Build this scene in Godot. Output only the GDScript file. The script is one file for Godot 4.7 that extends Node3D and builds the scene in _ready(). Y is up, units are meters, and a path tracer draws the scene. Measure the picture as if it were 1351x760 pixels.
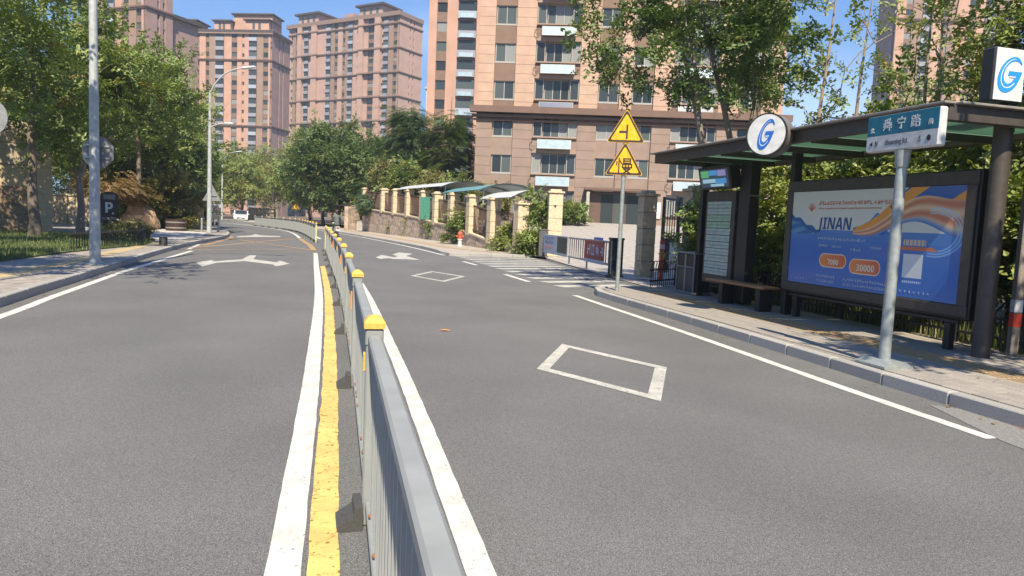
extends Node3D
# ---------------------------------------------------------------- mesh builder
class MB:
	var v := PackedVector3Array()
	var n := PackedVector3Array()
	var t := PackedVector2Array()
	func tri(a: Vector3, b: Vector3, c: Vector3, na = null, nb = null, nc = null) -> void:
		var f: Vector3 = (b - a).cross(c - a)
		if f.length_squared() < 1e-18: return
		f = f.normalized()
		v.append(a); v.append(c); v.append(b)
		if na == null:
			n.append(f); n.append(f); n.append(f)
		else:
			n.append(na); n.append(nc); n.append(nb)
		t.append(Vector2(0, 0)); t.append(Vector2(1, 1)); t.append(Vector2(1, 0))
	# corners counter-clockwise seen from outside
	func quad(a: Vector3, b: Vector3, c: Vector3, d: Vector3) -> void:
		var f: Vector3 = (c - a).cross(d - b)
		if f.length_squared() < 1e-18: return
		f = f.normalized()
		v.append_array([a, c, b, a, d, c])
		n.append_array([f, f, f, f, f, f])
		t.append_array([Vector2(0, 1), Vector2(1, 0), Vector2(1, 1), Vector2(0, 1), Vector2(0, 0), Vector2(1, 0)])
	func squad(a: Vector3, b: Vector3, c: Vector3, d: Vector3, na: Vector3, nb: Vector3, nc: Vector3, nd: Vector3) -> void:
		v.append_array([a, c, b, a, d, c])
		n.append_array([na, nc, nb, na, nd, nc])
		t.append_array([Vector2(0, 1), Vector2(1, 0), Vector2(1, 1), Vector2(0, 1), Vector2(0, 0), Vector2(1, 0)])
	func boxt(T: Transform3D, s: Vector3) -> MB:
		var h := s * 0.5
		var p := []
		for i in 8:
			p.append(T * Vector3(h.x if i & 1 else -h.x, h.y if i & 2 else -h.y, h.z if i & 4 else -h.z))
		quad(p[4], p[5], p[7], p[6]); quad(p[1], p[0], p[2], p[3]); quad(p[5], p[1], p[3], p[7])
		quad(p[0], p[4], p[6], p[2]); quad(p[6], p[7], p[3], p[2]); quad(p[0], p[1], p[5], p[4])
		return self
	func box(c: Vector3, s: Vector3) -> MB:
		return boxt(Transform3D(Basis(), c), s)
	# x0..x1, y0..y1, z0..z1
	func bb(x0: float, x1: float, y0: float, y1: float, z0: float, z1: float) -> MB:
		return box(Vector3((x0 + x1) / 2, (y0 + y1) / 2, (z0 + z1) / 2), Vector3(x1 - x0, y1 - y0, z1 - z0))
	func cboxt(T: Transform3D, s: Vector3, c: float) -> MB:
		var h := s * 0.5
		var q := {}
		for i in 8:
			var sg := Vector3(1 if i & 1 else -1, 1 if i & 2 else -1, 1 if i & 4 else -1)
			var k := sg * h
			q[i] = [T * (k - Vector3(0, sg.y * c, sg.z * c)), T * (k - Vector3(sg.x * c, 0, sg.z * c)), T * (k - Vector3(sg.x * c, sg.y * c, 0))]
		for f in [[4, 5, 7, 6, 2], [1, 0, 2, 3, 2], [5, 1, 3, 7, 0], [0, 4, 6, 2, 0], [6, 7, 3, 2, 1], [0, 1, 5, 4, 1]]:
			quad(q[f[0]][f[4]], q[f[1]][f[4]], q[f[2]][f[4]], q[f[3]][f[4]])
		var o: Vector3 = T.origin
		for e in [[0, 1, 1, 2], [2, 3, 1, 2], [4, 5, 1, 2], [6, 7, 1, 2], [0, 2, 0, 2], [1, 3, 0, 2], [4, 6, 0, 2], [5, 7, 0, 2], [0, 4, 0, 1], [1, 5, 0, 1], [2, 6, 0, 1], [3, 7, 0, 1]]:
			_out4(q[e[0]][e[2]], q[e[1]][e[2]], q[e[1]][e[3]], q[e[0]][e[3]], o)
		for i in 8:
			_out3(q[i][0], q[i][1], q[i][2], o)
		return self
	func cbox(c: Vector3, s: Vector3, ch: float) -> MB:
		return cboxt(Transform3D(Basis(), c), s, ch)
	func _out4(a, b, c, d, o) -> void:
		if (b - a).cross(c - a).dot((a + c) * 0.5 - o) < 0: quad(a, d, c, b)
		else: quad(a, b, c, d)
	func _out3(a, b, c, o) -> void:
		if (b - a).cross(c - a).dot(a - o) < 0: tri(a, c, b)
		else: tri(a, b, c)
	func tube(pts: Array, rad: Array, sides := 8, caps := true) -> MB:
		var rings := []
		var nr := []
		var prev := Vector3.ZERO
		for i in pts.size():
			var d: Vector3 = (pts[mini(i + 1, pts.size() - 1)] - pts[maxi(i - 1, 0)]).normalized()
			var u: Vector3
			if prev == Vector3.ZERO:
				u = d.cross(Vector3(0, 0, 1) if absf(d.z) < 0.8 else Vector3(1, 0, 0)).normalized()
			else:
				u = (prev - d * prev.dot(d)).normalized()
			prev = u
			var w := d.cross(u)
			var r := []
			var m := []
			for k in sides:
				var a := TAU * k / sides
				var e: Vector3 = u * cos(a) + w * sin(a)
				m.append(e); r.append(pts[i] + e * rad[mini(i, rad.size() - 1)])
			rings.append(r); nr.append(m)
		for i in pts.size() - 1:
			for k in sides:
				var l := (k + 1) % sides
				squad(rings[i][k], rings[i][l], rings[i + 1][l], rings[i + 1][k], nr[i][k], nr[i][l], nr[i + 1][l], nr[i + 1][k])
		if caps:
			for k in sides:
				var l := (k + 1) % sides
				tri(pts[0], rings[0][l], rings[0][k])
				tri(pts[-1], rings[-1][k], rings[-1][l])
		return self
	# profile [radius, y] turned about y
	func lathe(pr: Array, c := Vector3.ZERO, sides := 16) -> MB:
		for i in pr.size() - 1:
			var r0: float = pr[i][0]; var y0: float = pr[i][1]; var r1: float = pr[i + 1][0]; var y1: float = pr[i + 1][1]
			var e := Vector2(y1 - y0, r0 - r1).normalized()
			for k in sides:
				var a := TAU * k / sides
				var b := TAU * (k + 1) / sides
				var A := Vector3(cos(a), 0, -sin(a)); var B := Vector3(cos(b), 0, -sin(b))
				var nA := A * e.x + Vector3(0, e.y, 0); var nB := B * e.x + Vector3(0, e.y, 0)
				squad(c + A * r0 + Vector3(0, y0, 0), c + B * r0 + Vector3(0, y0, 0), c + B * r1 + Vector3(0, y1, 0), c + A * r1 + Vector3(0, y1, 0), nA, nB, nB, nA)
		return self
	# flat outline in the xy plane of T, from z 0 to z th
	func poly(pts: Array, T: Transform3D, th: float) -> MB:
		var pp := PackedVector2Array(pts)
		if Geometry2D.is_polygon_clockwise(pp): pp.reverse()
		# Geometry2D counts y downwards: after this the outline runs counter-clockwise with y up
		var area := 0.0
		for i in pp.size():
			var q := pp[(i + 1) % pp.size()]
			area += pp[i].x * q.y - q.x * pp[i].y
		if area < 0: pp.reverse()
		var ix := Geometry2D.triangulate_polygon(pp)
		for i in range(0, ix.size(), 3):
			var a := pp[ix[i]]; var b := pp[ix[i + 1]]; var c := pp[ix[i + 2]]
			if (b - a).cross(c - a) < 0:
				var s := b; b = c; c = s
			tri(T * Vector3(a.x, a.y, th), T * Vector3(b.x, b.y, th), T * Vector3(c.x, c.y, th))
			if th > 0.0: tri(T * Vector3(a.x, a.y, 0), T * Vector3(c.x, c.y, 0), T * Vector3(b.x, b.y, 0))
		if th > 0.0:
			for i in pp.size():
				var a := pp[i]; var b := pp[(i + 1) % pp.size()]
				quad(T * Vector3(a.x, a.y, 0), T * Vector3(b.x, b.y, 0), T * Vector3(b.x, b.y, th), T * Vector3(a.x, a.y, th))
		return self
	# polyline pen strokes of width w drawn flat in the xy plane of T
	func strokes(list: Array, T: Transform3D, w: float, th := 0.003) -> MB:
		for s in list:
			for i in s.size() - 1:
				var a: Vector2 = s[i]; var b: Vector2 = s[i + 1]
				var d := (b - a).normalized()
				var o := Vector2(-d.y, d.x) * w * 0.5
				a -= d * w * 0.35; b += d * w * 0.35
				poly([a - o, b - o, b + o, a + o], T, th)
		return self
	func mesh() -> ArrayMesh:
		var a := []
		a.resize(Mesh.ARRAY_MAX)
		a[Mesh.ARRAY_VERTEX] = v; a[Mesh.ARRAY_NORMAL] = n; a[Mesh.ARRAY_TEX_UV] = t
		var m := ArrayMesh.new()
		m.add_surface_from_arrays(Mesh.PRIMITIVE_TRIANGLES, a)
		return m

var names := {}
var rng := RandomNumberGenerator.new()
var M := {}
func rf(a: float, b: float) -> float: return rng.randf_range(a, b)
func V(x: float, y: float, z: float) -> Vector3: return Vector3(x, y, z)
func named(parent: Node, called: String) -> String:
	var k := str(parent.get_instance_id()) + called
	var c: int = names.get(k, 0)
	names[k] = c + 1
	return called if c == 0 else "%s_%03d" % [called, c]
func thing(called: String, label: String, category: String, at := Vector3.ZERO, turn := 0.0, group := "") -> Node3D:
	var o := Node3D.new()
	o.name = named(self, called); add_child(o, true)
	o.position = at; o.rotation.y = turn
	o.set_meta("label", label); o.set_meta("category", category)
	if group != "": o.set_meta("group", group)
	return o
func structure(called: String) -> Node3D:
	var o := Node3D.new()
	o.name = named(self, called); add_child(o, true); o.set_meta("kind", "structure")
	return o
func part(parent: Node, called: String, shape, m: Material, at := Vector3.ZERO, kind := "") -> MeshInstance3D:
	var o := MeshInstance3D.new()
	o.name = named(parent, called)
	o.mesh = shape.mesh() if shape is MB else shape
	o.material_override = m
	o.position = at
	parent.add_child(o, true)
	if kind != "": o.set_meta("kind", kind)
	return o
func relabel(o: Node, label: String) -> void: o.set_meta("label", label)
func lin(r: float, g: float, b: float) -> Color: return Color(r, g, b).linear_to_srgb()
func mat(c: Color, rough := 0.8, metal := 0.0, tex = null, scale := 1.0, bump = null, bscale := 1.0) -> StandardMaterial3D:
	var m := StandardMaterial3D.new()
	m.albedo_color = c; m.roughness = rough; m.metallic = metal
	if tex != null: m.albedo_texture = tex
	if tex != null or bump != null:
		m.uv1_triplanar = true; m.uv1_world_triplanar = true; m.uv1_scale = Vector3.ONE * scale
	if bump != null:
		m.normal_enabled = true; m.normal_texture = bump; m.normal_scale = bscale
	return m
# grey noise texture, values lo..hi (sRGB), seamless
func noise_tex(sd: int, freq: float, oct: int, lo: float, hi: float, size := 512, kind := FastNoiseLite.TYPE_SIMPLEX_SMOOTH, speck := 0.0) -> ImageTexture:
	var f := FastNoiseLite.new()
	f.seed = sd; f.frequency = freq; f.fractal_octaves = oct; f.noise_type = kind
	var im := f.get_seamless_image(size, size)
	im.convert(Image.FORMAT_L8)
	var d := im.get_data()
	var r := RandomNumberGenerator.new()
	r.seed = sd
	for i in d.size():
		var x := lo + (hi - lo) * d[i] / 255.0
		if speck > 0.0:
			var q := r.randf()
			x *= 1.0 + speck * (q * q * q * 2.4 - 0.62)
		d[i] = int(clampf(x, 0, 1) * 255.0)
	im = Image.create_from_data(size, size, false, Image.FORMAT_L8, d)
	im.convert(Image.FORMAT_RGB8)
	im.generate_mipmaps()
	return ImageTexture.create_from_image(im)
# chipped road paint: thin cracks and specks where the asphalt shows
func wear_tex(sd: int, cracks: float, specks: float, low: float) -> ImageTexture:
	var f := FastNoiseLite.new()
	f.seed = sd; f.noise_type = FastNoiseLite.TYPE_CELLULAR; f.frequency = 0.018; f.cellular_return_type = FastNoiseLite.RETURN_DISTANCE2_SUB; f.fractal_type = FastNoiseLite.FRACTAL_NONE
	f.domain_warp_enabled = true; f.domain_warp_amplitude = 25.0
	var g := FastNoiseLite.new()
	g.seed = sd + 1; g.frequency = 0.035; g.fractal_octaves = 5
	var h := FastNoiseLite.new()
	h.seed = sd + 2; h.frequency = 0.006; h.fractal_octaves = 4
	var a := f.get_seamless_image(512, 512); var b := g.get_seamless_image(512, 512); var c := h.get_seamless_image(512, 512)
	a.convert(Image.FORMAT_L8); b.convert(Image.FORMAT_L8); c.convert(Image.FORMAT_L8)
	var da := a.get_data(); var db := b.get_data(); var dc := c.get_data()
	for i in da.size():
		var x := 1.0 - 0.16 * (1.0 - dc[i] / 255.0) - 0.08 * (1.0 - db[i] / 255.0)
		if da[i] / 255.0 < cracks * (dc[i] / 255.0): x *= low
		if db[i] / 255.0 > 1.0 - specks: x *= low
		da[i] = int(clampf(x, 0, 1) * 255)
	var im := Image.create_from_data(512, 512, false, Image.FORMAT_L8, da)
	im.convert(Image.FORMAT_RGB8)
	return ImageTexture.create_from_image(im)
func normal_tex(sd: int, freq: float, oct: int, strength: float, size := 512, kind := FastNoiseLite.TYPE_SIMPLEX_SMOOTH) -> ImageTexture:
	var f := FastNoiseLite.new()
	f.seed = sd; f.frequency = freq; f.fractal_octaves = oct; f.noise_type = kind
	var im := f.get_seamless_image(size, size)
	im.bump_map_to_normal_map(strength)
	return ImageTexture.create_from_image(im)
func rubble_texs() -> Array:
	# rounded field stones set in mortar
	var f := FastNoiseLite.new()
	f.seed = 5; f.noise_type = FastNoiseLite.TYPE_CELLULAR; f.frequency = 0.022; f.cellular_return_type = FastNoiseLite.RETURN_DISTANCE2_SUB
	f.fractal_type = FastNoiseLite.FRACTAL_NONE
	var g := FastNoiseLite.new()
	g.seed = 5; g.noise_type = FastNoiseLite.TYPE_CELLULAR; g.frequency = 0.022; g.cellular_return_type = FastNoiseLite.RETURN_CELL_VALUE
	g.fractal_type = FastNoiseLite.FRACTAL_NONE
	var a := f.get_seamless_image(512, 512); var b := g.get_seamless_image(512, 512)
	a.convert(Image.FORMAT_L8); b.convert(Image.FORMAT_L8)
	var da := a.get_data(); var db := b.get_data()
	var o := PackedByteArray(); o.resize(512 * 512 * 3)
	var h := PackedByteArray(); h.resize(512 * 512)
	for i in da.size():
		var e := clampf((da[i] / 255.0 - 0.04) * 9.0, 0, 1)
		var w := 0.62 + 0.38 * db[i] / 255.0
		h[i] = int(255 * sqrt(e))
		for k in 3:
			var st: float = [1.0, 0.92, 0.84][k] * w * (0.95 + 0.1 * ((db[i] * 7) % 11) / 11.0)
			o[i * 3 + k] = int(255 * clampf(lerpf(0.74, st, e), 0, 1))
	var nm := Image.create_from_data(512, 512, false, Image.FORMAT_L8, h)
	nm.bump_map_to_normal_map(3.0)
	return [ImageTexture.create_from_image(Image.create_from_data(512, 512, false, Image.FORMAT_RGB8, o)), ImageTexture.create_from_image(nm)]

# ---------------------------------------------------------------- frame of the right pavement: x away from the road, z towards the camera
const RT := Vector3(5.85, 0.13, -8.95)
const RA := 0.2651
func rp(nn: float, y: float, s: float) -> Vector3:   # point in the world from across / height above pavement / along
	return RT + V(0.9650 * nn - 0.262 * s, y, -0.262 * nn - 0.965 * s)
func curve(pts: Array, step := 0.5) -> PackedVector2Array:
	var c := Curve2D.new()
	for i in pts.size():
		var a: Vector2 = pts[maxi(i - 1, 0)]; var b: Vector2 = pts[mini(i + 1, pts.size() - 1)]
		var d := (b - a) / 6.0
		c.add_point(pts[i], -d, d)
	c.bake_interval = step
	var out := PackedVector2Array()
	var L := c.get_baked_length()
	var k := maxi(2, int(L / step))
	for i in k + 1: out.append(c.sample_baked(L * i / k, true))
	return out
func along(p: PackedVector2Array, i: int) -> Vector2:
	return (p[mini(i + 1, p.size() - 1)] - p[maxi(i - 1, 0)]).normalized()
# painted strip along a path, offset to the right by o0..o1
func paint_strip(p: PackedVector2Array, off: Array, w: float, y: float, jag := 0.003) -> MB:
	var b := MB.new()
	var l := []; var r := []
	for i in p.size():
		var d := along(p, i)
		var q := Vector2(-d.y, d.x)
		var o: float = lerpf(off[0], off[1], float(i) / (p.size() - 1))
		var x := p[i] + q * (o - w / 2 + rf(-jag, jag)); var z := p[i] + q * (o + w / 2 + rf(-jag, jag))
		l.append(V(x.x, y, x.y)); r.append(V(z.x, y, z.y))
	for i in p.size() - 1: b.quad(l[i], r[i], r[i + 1], l[i + 1]) if (r[i] - l[i]).cross(l[i + 1] - l[i]).y > 0 else b.quad(r[i], l[i], l[i + 1], r[i + 1])
	return b
func flat(pts: Array, y: float) -> MB:
	# outline of x,z points laid flat at height y
	var q := []
	for p in pts: q.append(Vector2(p.x, -p.y))
	var b := MB.new()
	return b.poly(q, Transform3D(Basis(Vector3(1, 0, 0), Vector3(0, 0, -1), Vector3(0, 1, 0)), V(0, y, 0)), 0.0)
func slab(pts: Array, y: float, th: float) -> MB:
	var q := []
	for p in pts: q.append(Vector2(p.x, -p.y))
	var b := MB.new()
	return b.poly(q, Transform3D(Basis(Vector3(1, 0, 0), Vector3(0, 0, -1), Vector3(0, 1, 0)), V(0, y - th, 0)), th)
func site_y(z: float) -> float: return 0.13 + clampf(-z - 31.0, 0.0, 40.0) * 0.062

# ---------------------------------------------------------------- lettering
const GLYPH := {
	"shun": [[78, 4, 20, 14], [24, 20, 30, 30], [48, 16, 52, 28], [76, 16, 66, 30], [12, 46, 14, 36, 88, 36, 84, 46], [30, 44, 10, 66], [24, 54, 44, 54, 12, 92], [24, 64, 34, 72], [54, 54, 94, 54], [54, 54, 50, 72, 94, 72], [76, 44, 76, 96]],
	"ning": [[50, 2, 50, 14], [12, 34, 12, 18, 88, 18, 84, 32], [20, 48, 82, 48], [52, 48, 52, 92, 38, 86]],
	"lu": [[10, 10, 10, 34, 38, 34, 38, 10, 10, 10], [24, 34, 24, 84], [24, 56, 40, 56], [10, 48, 10, 86], [6, 90, 42, 80], [62, 6, 46, 34], [58, 16, 84, 16, 50, 52], [58, 26, 94, 52], [54, 60, 88, 60, 88, 92, 54, 92, 54, 60]],
	"bei": [[8, 32, 36, 32], [36, 8, 36, 92], [6, 78, 36, 66], [60, 8, 60, 84, 92, 84, 92, 70], [90, 26, 60, 46]],
	"nan": [[18, 16, 82, 16], [50, 4, 50, 32], [14, 94, 14, 32, 86, 32, 86, 92, 76, 90], [38, 38, 44, 50], [62, 38, 56, 50], [28, 54, 72, 54], [26, 70, 74, 70], [50, 54, 50, 90]],
	"man": [[18, 4, 18, 96], [6, 24, 4, 44], [26, 20, 32, 34], [46, 6, 46, 32, 86, 32, 86, 6, 46, 6], [46, 19, 86, 19], [40, 38, 40, 58, 94, 58, 94, 38, 40, 38], [58, 38, 58, 58], [76, 38, 76, 58], [46, 66, 86, 66, 40, 96], [52, 70, 92, 96]]}
func glyph(k: String, T: Transform3D, size: float, pen: float) -> MB:
	var l := []
	for s in GLYPH[k]:
		var q := []
		for i in range(0, s.size(), 2): q.append(Vector2(s[i] / 100.0 - 0.5, 0.5 - s[i + 1] / 100.0) * size)
		l.append(q)
	var b := MB.new()
	return b.strokes(l, T, pen * size)
func text_mesh(s: String, h: float, bold := false) -> TextMesh:
	var f := SystemFont.new()
	f.font_names = PackedStringArray(["Droid Sans"])
	if bold: f.font_weight = 700
	var m := TextMesh.new()
	m.text = s; m.font = f; m.font_size = 48; m.pixel_size = h / 48.0 * 1.3; m.depth = 0.003
	return m
# slanted G emblem of the bus company; centre at the origin of T, height h, width h * asp
func emblem(T: Transform3D, h: float, asp: float) -> Array:
	var blue := MB.new(); var white := MB.new()
	var lean := 0.28
	var at := func(a: float, k: float) -> Vector2:
		# k 1 on the outer ellipse, smaller inside
		var q := Vector2(cos(a) * 0.5 * asp * k, sin(a) * 0.5 * k)
		return Vector2(q.x + q.y * lean, q.y) * h
	var N := 44
	for i in N:
		var f0 := float(i) / N; var f1 := float(i + 1) / N
		var a0 := deg_to_rad(38.0 + 292.0 * f0); var a1 := deg_to_rad(38.0 + 292.0 * f1)
		var w0 := 0.08 + 0.42 * sin(minf(f0 * 1.5, 1.0) * PI / 2); var w1 := 0.08 + 0.42 * sin(minf(f1 * 1.5, 1.0) * PI / 2)
		blue.poly([at.call(a0, 1.0), at.call(a1, 1.0), at.call(a1, 1.0 - w1), at.call(a0, 1.0 - w0)], T, 0.004)
		if f0 > 0.15 and f0 < 0.96: white.poly([at.call(a0, 1.0 - w0 * 0.48), at.call(a1, 1.0 - w1 * 0.48), at.call(a1, 1.0 - w1 * 0.6), at.call(a0, 1.0 - w0 * 0.6)], T, 0.006)
	var p := func(x: float, y: float) -> Vector2: return Vector2(x * asp + y * lean, y) * h
	blue.poly([p.call(-0.08, 0.1), p.call(0.5, 0.1), p.call(0.47, -0.1), p.call(0.42, -0.27), p.call(0.2, -0.16), p.call(0.24, -0.03), p.call(-0.08, -0.03)], T, 0.0045)
	white.poly([p.call(0.0, -0.04), p.call(0.27, -0.04), p.call(0.25, -0.075), p.call(0.0, -0.075)], T, 0.006)
	return [blue, white]

# ---------------------------------------------------------------- foliage
var sprays := []
func leaf(b: MB, o: Vector3, d: Vector3, up: Vector3, L: float, w: float) -> void:
	var s := d.cross(up).normalized() * w * 0.5
	var m := o + d * L * 0.45
	var fold := up * w * 0.16
	b.tri(o, m + s + fold, o + d * L); b.tri(o, o + d * L, m - s + fold)
func make_sprays() -> void:
	for kind in 5:
		rng.seed = 40 + kind
		var b := MB.new()
		if kind == 0 or kind == 1 or kind == 4:      # broad, small and long leaves round a twig
			var cnt: int = [20, 26, 0, 0, 16][kind]
			var L: float = [0.105, 0.075, 0, 0, 0.15][kind]
			var ww: float = [0.56, 0.5, 0, 0, 0.3][kind]
			for i in cnt:
				var f := float(i) / cnt
				var o := V(rf(-0.05, 0.05), rf(-0.04, 0.04), 0.36 * (f - 0.4))
				var a := rf(0, TAU)
				var d := V(cos(a), rf(-0.55, 0.35), sin(a) * 0.8 + 0.35).normalized()
				leaf(b, o + d * 0.03, d, (Vector3.UP + V(rf(-0.6, 0.6), 0, rf(-0.6, 0.6))).normalized(), L * rf(0.7, 1.2), L * ww * rf(0.8, 1.2))
		elif kind == 2:    # conifer frond: a drooping twig with rows of needles
			for i in 22:
				var f := float(i) / 22
				var o := V(0, -0.12 * f * f, 0.5 * f)
				for s in [-1, 1]:
					leaf(b, o, V(s * 0.8, rf(-0.25, 0.2), 0.6).normalized(), Vector3.UP, 0.13 * (1.1 - f * 0.7), 0.022)
		else:               # grass tuft
			for i in 9:
				var a := rf(0, TAU); var o := V(rf(-0.06, 0.06), 0, rf(-0.06, 0.06))
				var d := V(cos(a) * rf(0.1, 0.5), 1, sin(a) * rf(0.1, 0.5)).normalized()
				var s := V(-sin(a), 0, cos(a)) * 0.007
				var h := rf(0.1, 0.2)
				b.tri(o - s, o + s, o + d * h)
		sprays.append(b.mesh())
func scatter(parent: Node, called: String, kind: int, xf: Array, cols: Array, m: Material) -> MultiMeshInstance3D:
	var mm := MultiMesh.new()
	mm.transform_format = MultiMesh.TRANSFORM_3D; mm.use_colors = true
	mm.mesh = sprays[kind]; mm.instance_count = xf.size()
	for i in xf.size():
		mm.set_instance_transform(i, xf[i]); mm.set_instance_color(i, cols[i])
	var o := MultiMeshInstance3D.new()
	o.name = named(parent, called); o.multimesh = mm; o.material_override = m
	parent.add_child(o, true)
	o.set_meta("kind", "stuff")
	return o
const GREENS := {
	"mid": [Color(0.085, 0.140, 0.036), Color(0.235, 0.290, 0.085)],
	"dark": [Color(0.060, 0.110, 0.036), Color(0.150, 0.210, 0.065)],
	"light": [Color(0.155, 0.215, 0.050), Color(0.31, 0.335, 0.105)],
	"olive": [Color(0.135, 0.150, 0.050), Color(0.25, 0.235, 0.09)],
	"blue": [Color(0.065, 0.125, 0.068), Color(0.135, 0.205, 0.120)],
	"dry": [Color(0.24, 0.155, 0.085), Color(0.36, 0.25, 0.145)]}
# a plant: clumps of leaf sprays carried by limbs. o: h crown centre height, r crown radii, clumps, cr clump radius, per sprays per clump, kind, size, hue, trunk radius, fork height
func plant(called: String, label: String, cat: String, at: Vector3, sd: int, o: Dictionary, group := "") -> Node3D:
	rng.seed = sd
	var t := thing(called, label, cat, at, 0.0, group)
	var R: Vector3 = o.r
	var cc := V(o.get("dx", 0.0), o.h, o.get("dz", 0.0))
	var clumps := []
	var nodes := []    # [pos, radius]
	var wood := MB.new()
	var tr: float = o.get("trunk", 0.12)
	var fork: float = o.get("fork", o.h - R.y * 0.8)
	var lean: Vector3 = V(o.get("lx", 0.0), 0, o.get("lz", 0.0))
	var stems: int = o.get("stems", 1)
	for s in stems:
		var off := V(rf(-0.25, 0.25), 0, rf(-0.25, 0.25)) * (1.0 if stems > 1 else 0.0)
		var top := cc + V(rf(-0.3, 0.3) * R.x, R.y * rf(0.3, 0.75), rf(-0.3, 0.3) * R.z)
		if o.get("level", false): top = V(cc.x, o.h + R.y * 0.92, cc.z)
		var fp := off + lean * 0.5 + V(off.x * 1.5 + rf(-0.08, 0.08), fork, off.z * 1.5 + rf(-0.08, 0.08))
		var pts := []; var rad := []
		for i in 9:
			var f := i / 8.0
			var q: Vector3
			if f < 0.5: q = off.lerp(fp, f * 2)
			else: q = fp.lerp(top, f * 2 - 1)
			q += V(rf(-1, 1), 0, rf(-1, 1)) * tr * 0.35 * (1 if i > 0 else 0)
			var r := tr / sqrt(float(stems)) * (lerpf(1.0, 0.72, f * 2) if f < 0.5 else lerpf(0.72, 0.12, f * 2 - 1))
			if i == 0: r *= 1.3
			pts.append(q); rad.append(r)
			if i >= 4: nodes.append([q, r])
		wood.tube(pts, rad, 8)
	for i in int(o.clumps):
		var d := V(rf(-1, 1), rf(-1, 1), rf(-1, 1)).normalized()
		var u: float = pow(rng.randf(), 0.42)
		var p := cc + d * R * u
		if o.get("cone", false):
			var f := rng.randf(); f = 1.0 - sqrt(1.0 - f * 0.98)
			var a := rf(0, TAU)
			var rr := (1.0 - f) * (0.35 + 0.65 * sqrt(rng.randf()))
			p = V(cc.x + cos(a) * R.x * rr, cc.y - R.y + 2 * R.y * f, cc.z + sin(a) * R.z * rr)
		if o.get("flat_base", false): p.y = maxf(p.y, 0.15)
		clumps.append(p)
	var f0: Vector3 = nodes[0][0]
	clumps.sort_custom(func(a, b): return a.distance_squared_to(f0) < b.distance_squared_to(f0))
	var ends := []
	for p in clumps:
		var best := 0; var bd := 1e9
		for i in nodes.size():
			var q: Vector3 = nodes[i][0]
			var d: float = q.distance_to(p) + (1.5 * maxf(0, q.y - p.y) if not o.get("cone", false) else 0.0) + (0.4 / (nodes[i][1] + 0.02)) * 0.02
			if d < bd: bd = d; best = i
		var a: Vector3 = nodes[best][0]
		var r: float = clampf(nodes[best][1] * 0.72, 0.011, tr * 0.5)
		var m := a.lerp(p, 0.5) + V(rf(-0.12, 0.12), rf(0.0, 0.16), rf(-0.12, 0.12)) * a.distance_to(p)
		wood.tube([a, m, p], [r, r * 0.75, r * 0.35], 5, false)
		nodes.append([m, r * 0.75]); nodes.append([p, r * 0.4])
		ends.append([p, (p - m).normalized()])
	if not o.get("bare", false): part(t, "trunk", wood, o.get("bark", M.bark))
	else: part(t, "trunk", wood, o.get("bark", M.bark))
	var xf := []; var cols := []
	var hue: Array = GREENS[o.get("hue", "mid")]
	var cr: float = o.cr
	var sz: float = o.get("size", 1.0)
	for e in ends:
		var tone := rng.randf()
		var per := int(o.per * rf(0.55, 1.4))
		var cs := cr * rf(0.65, 1.3)
		for i in per:
			var d := V(rng.randfn(), rng.randfn() * 0.72, rng.randfn()) * cs * 0.5
			var p: Vector3 = e[0] + d
			if o.get("flat_base", false) and p.y < 0.03: p.y = rf(0.03, 0.25)
			var out: Vector3 = (d.normalized() + V(rf(-0.7, 0.7), rf(-0.5, 0.3), rf(-0.7, 0.7))).normalized()
			var ba: Basis
			if o.get("kind", 0) == 2:
				var rad2: Vector3 = (V(p.x - cc.x, 0, p.z - cc.z) + V(rf(-0.5, 0.5), 0, rf(-0.5, 0.5))).normalized()
				ba = Basis.looking_at(-(rad2 + V(0, rf(-0.35, 0.1), 0)), Vector3.UP)
			else:
				ba = Basis.looking_at(out, Vector3.UP if absf(out.y) < 0.95 else Vector3.RIGHT) * Basis(Vector3(0, 0, 1), rf(-0.7, 0.7))
			xf.append(Transform3D(ba.scaled(Vector3.ONE * sz * rf(0.6, 1.4)), p))
			var c: Color = hue[0].lerp(hue[1], clampf(tone * 0.6 + rng.randf() * 0.5, 0, 1))
			if rng.randf() < o.get("sere", 0.03): c = Color(0.22, 0.17, 0.04)
			cols.append(c)
	scatter(t, "crown", o.get("kind", 0), xf, cols, M.leaf)
	return t

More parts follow.
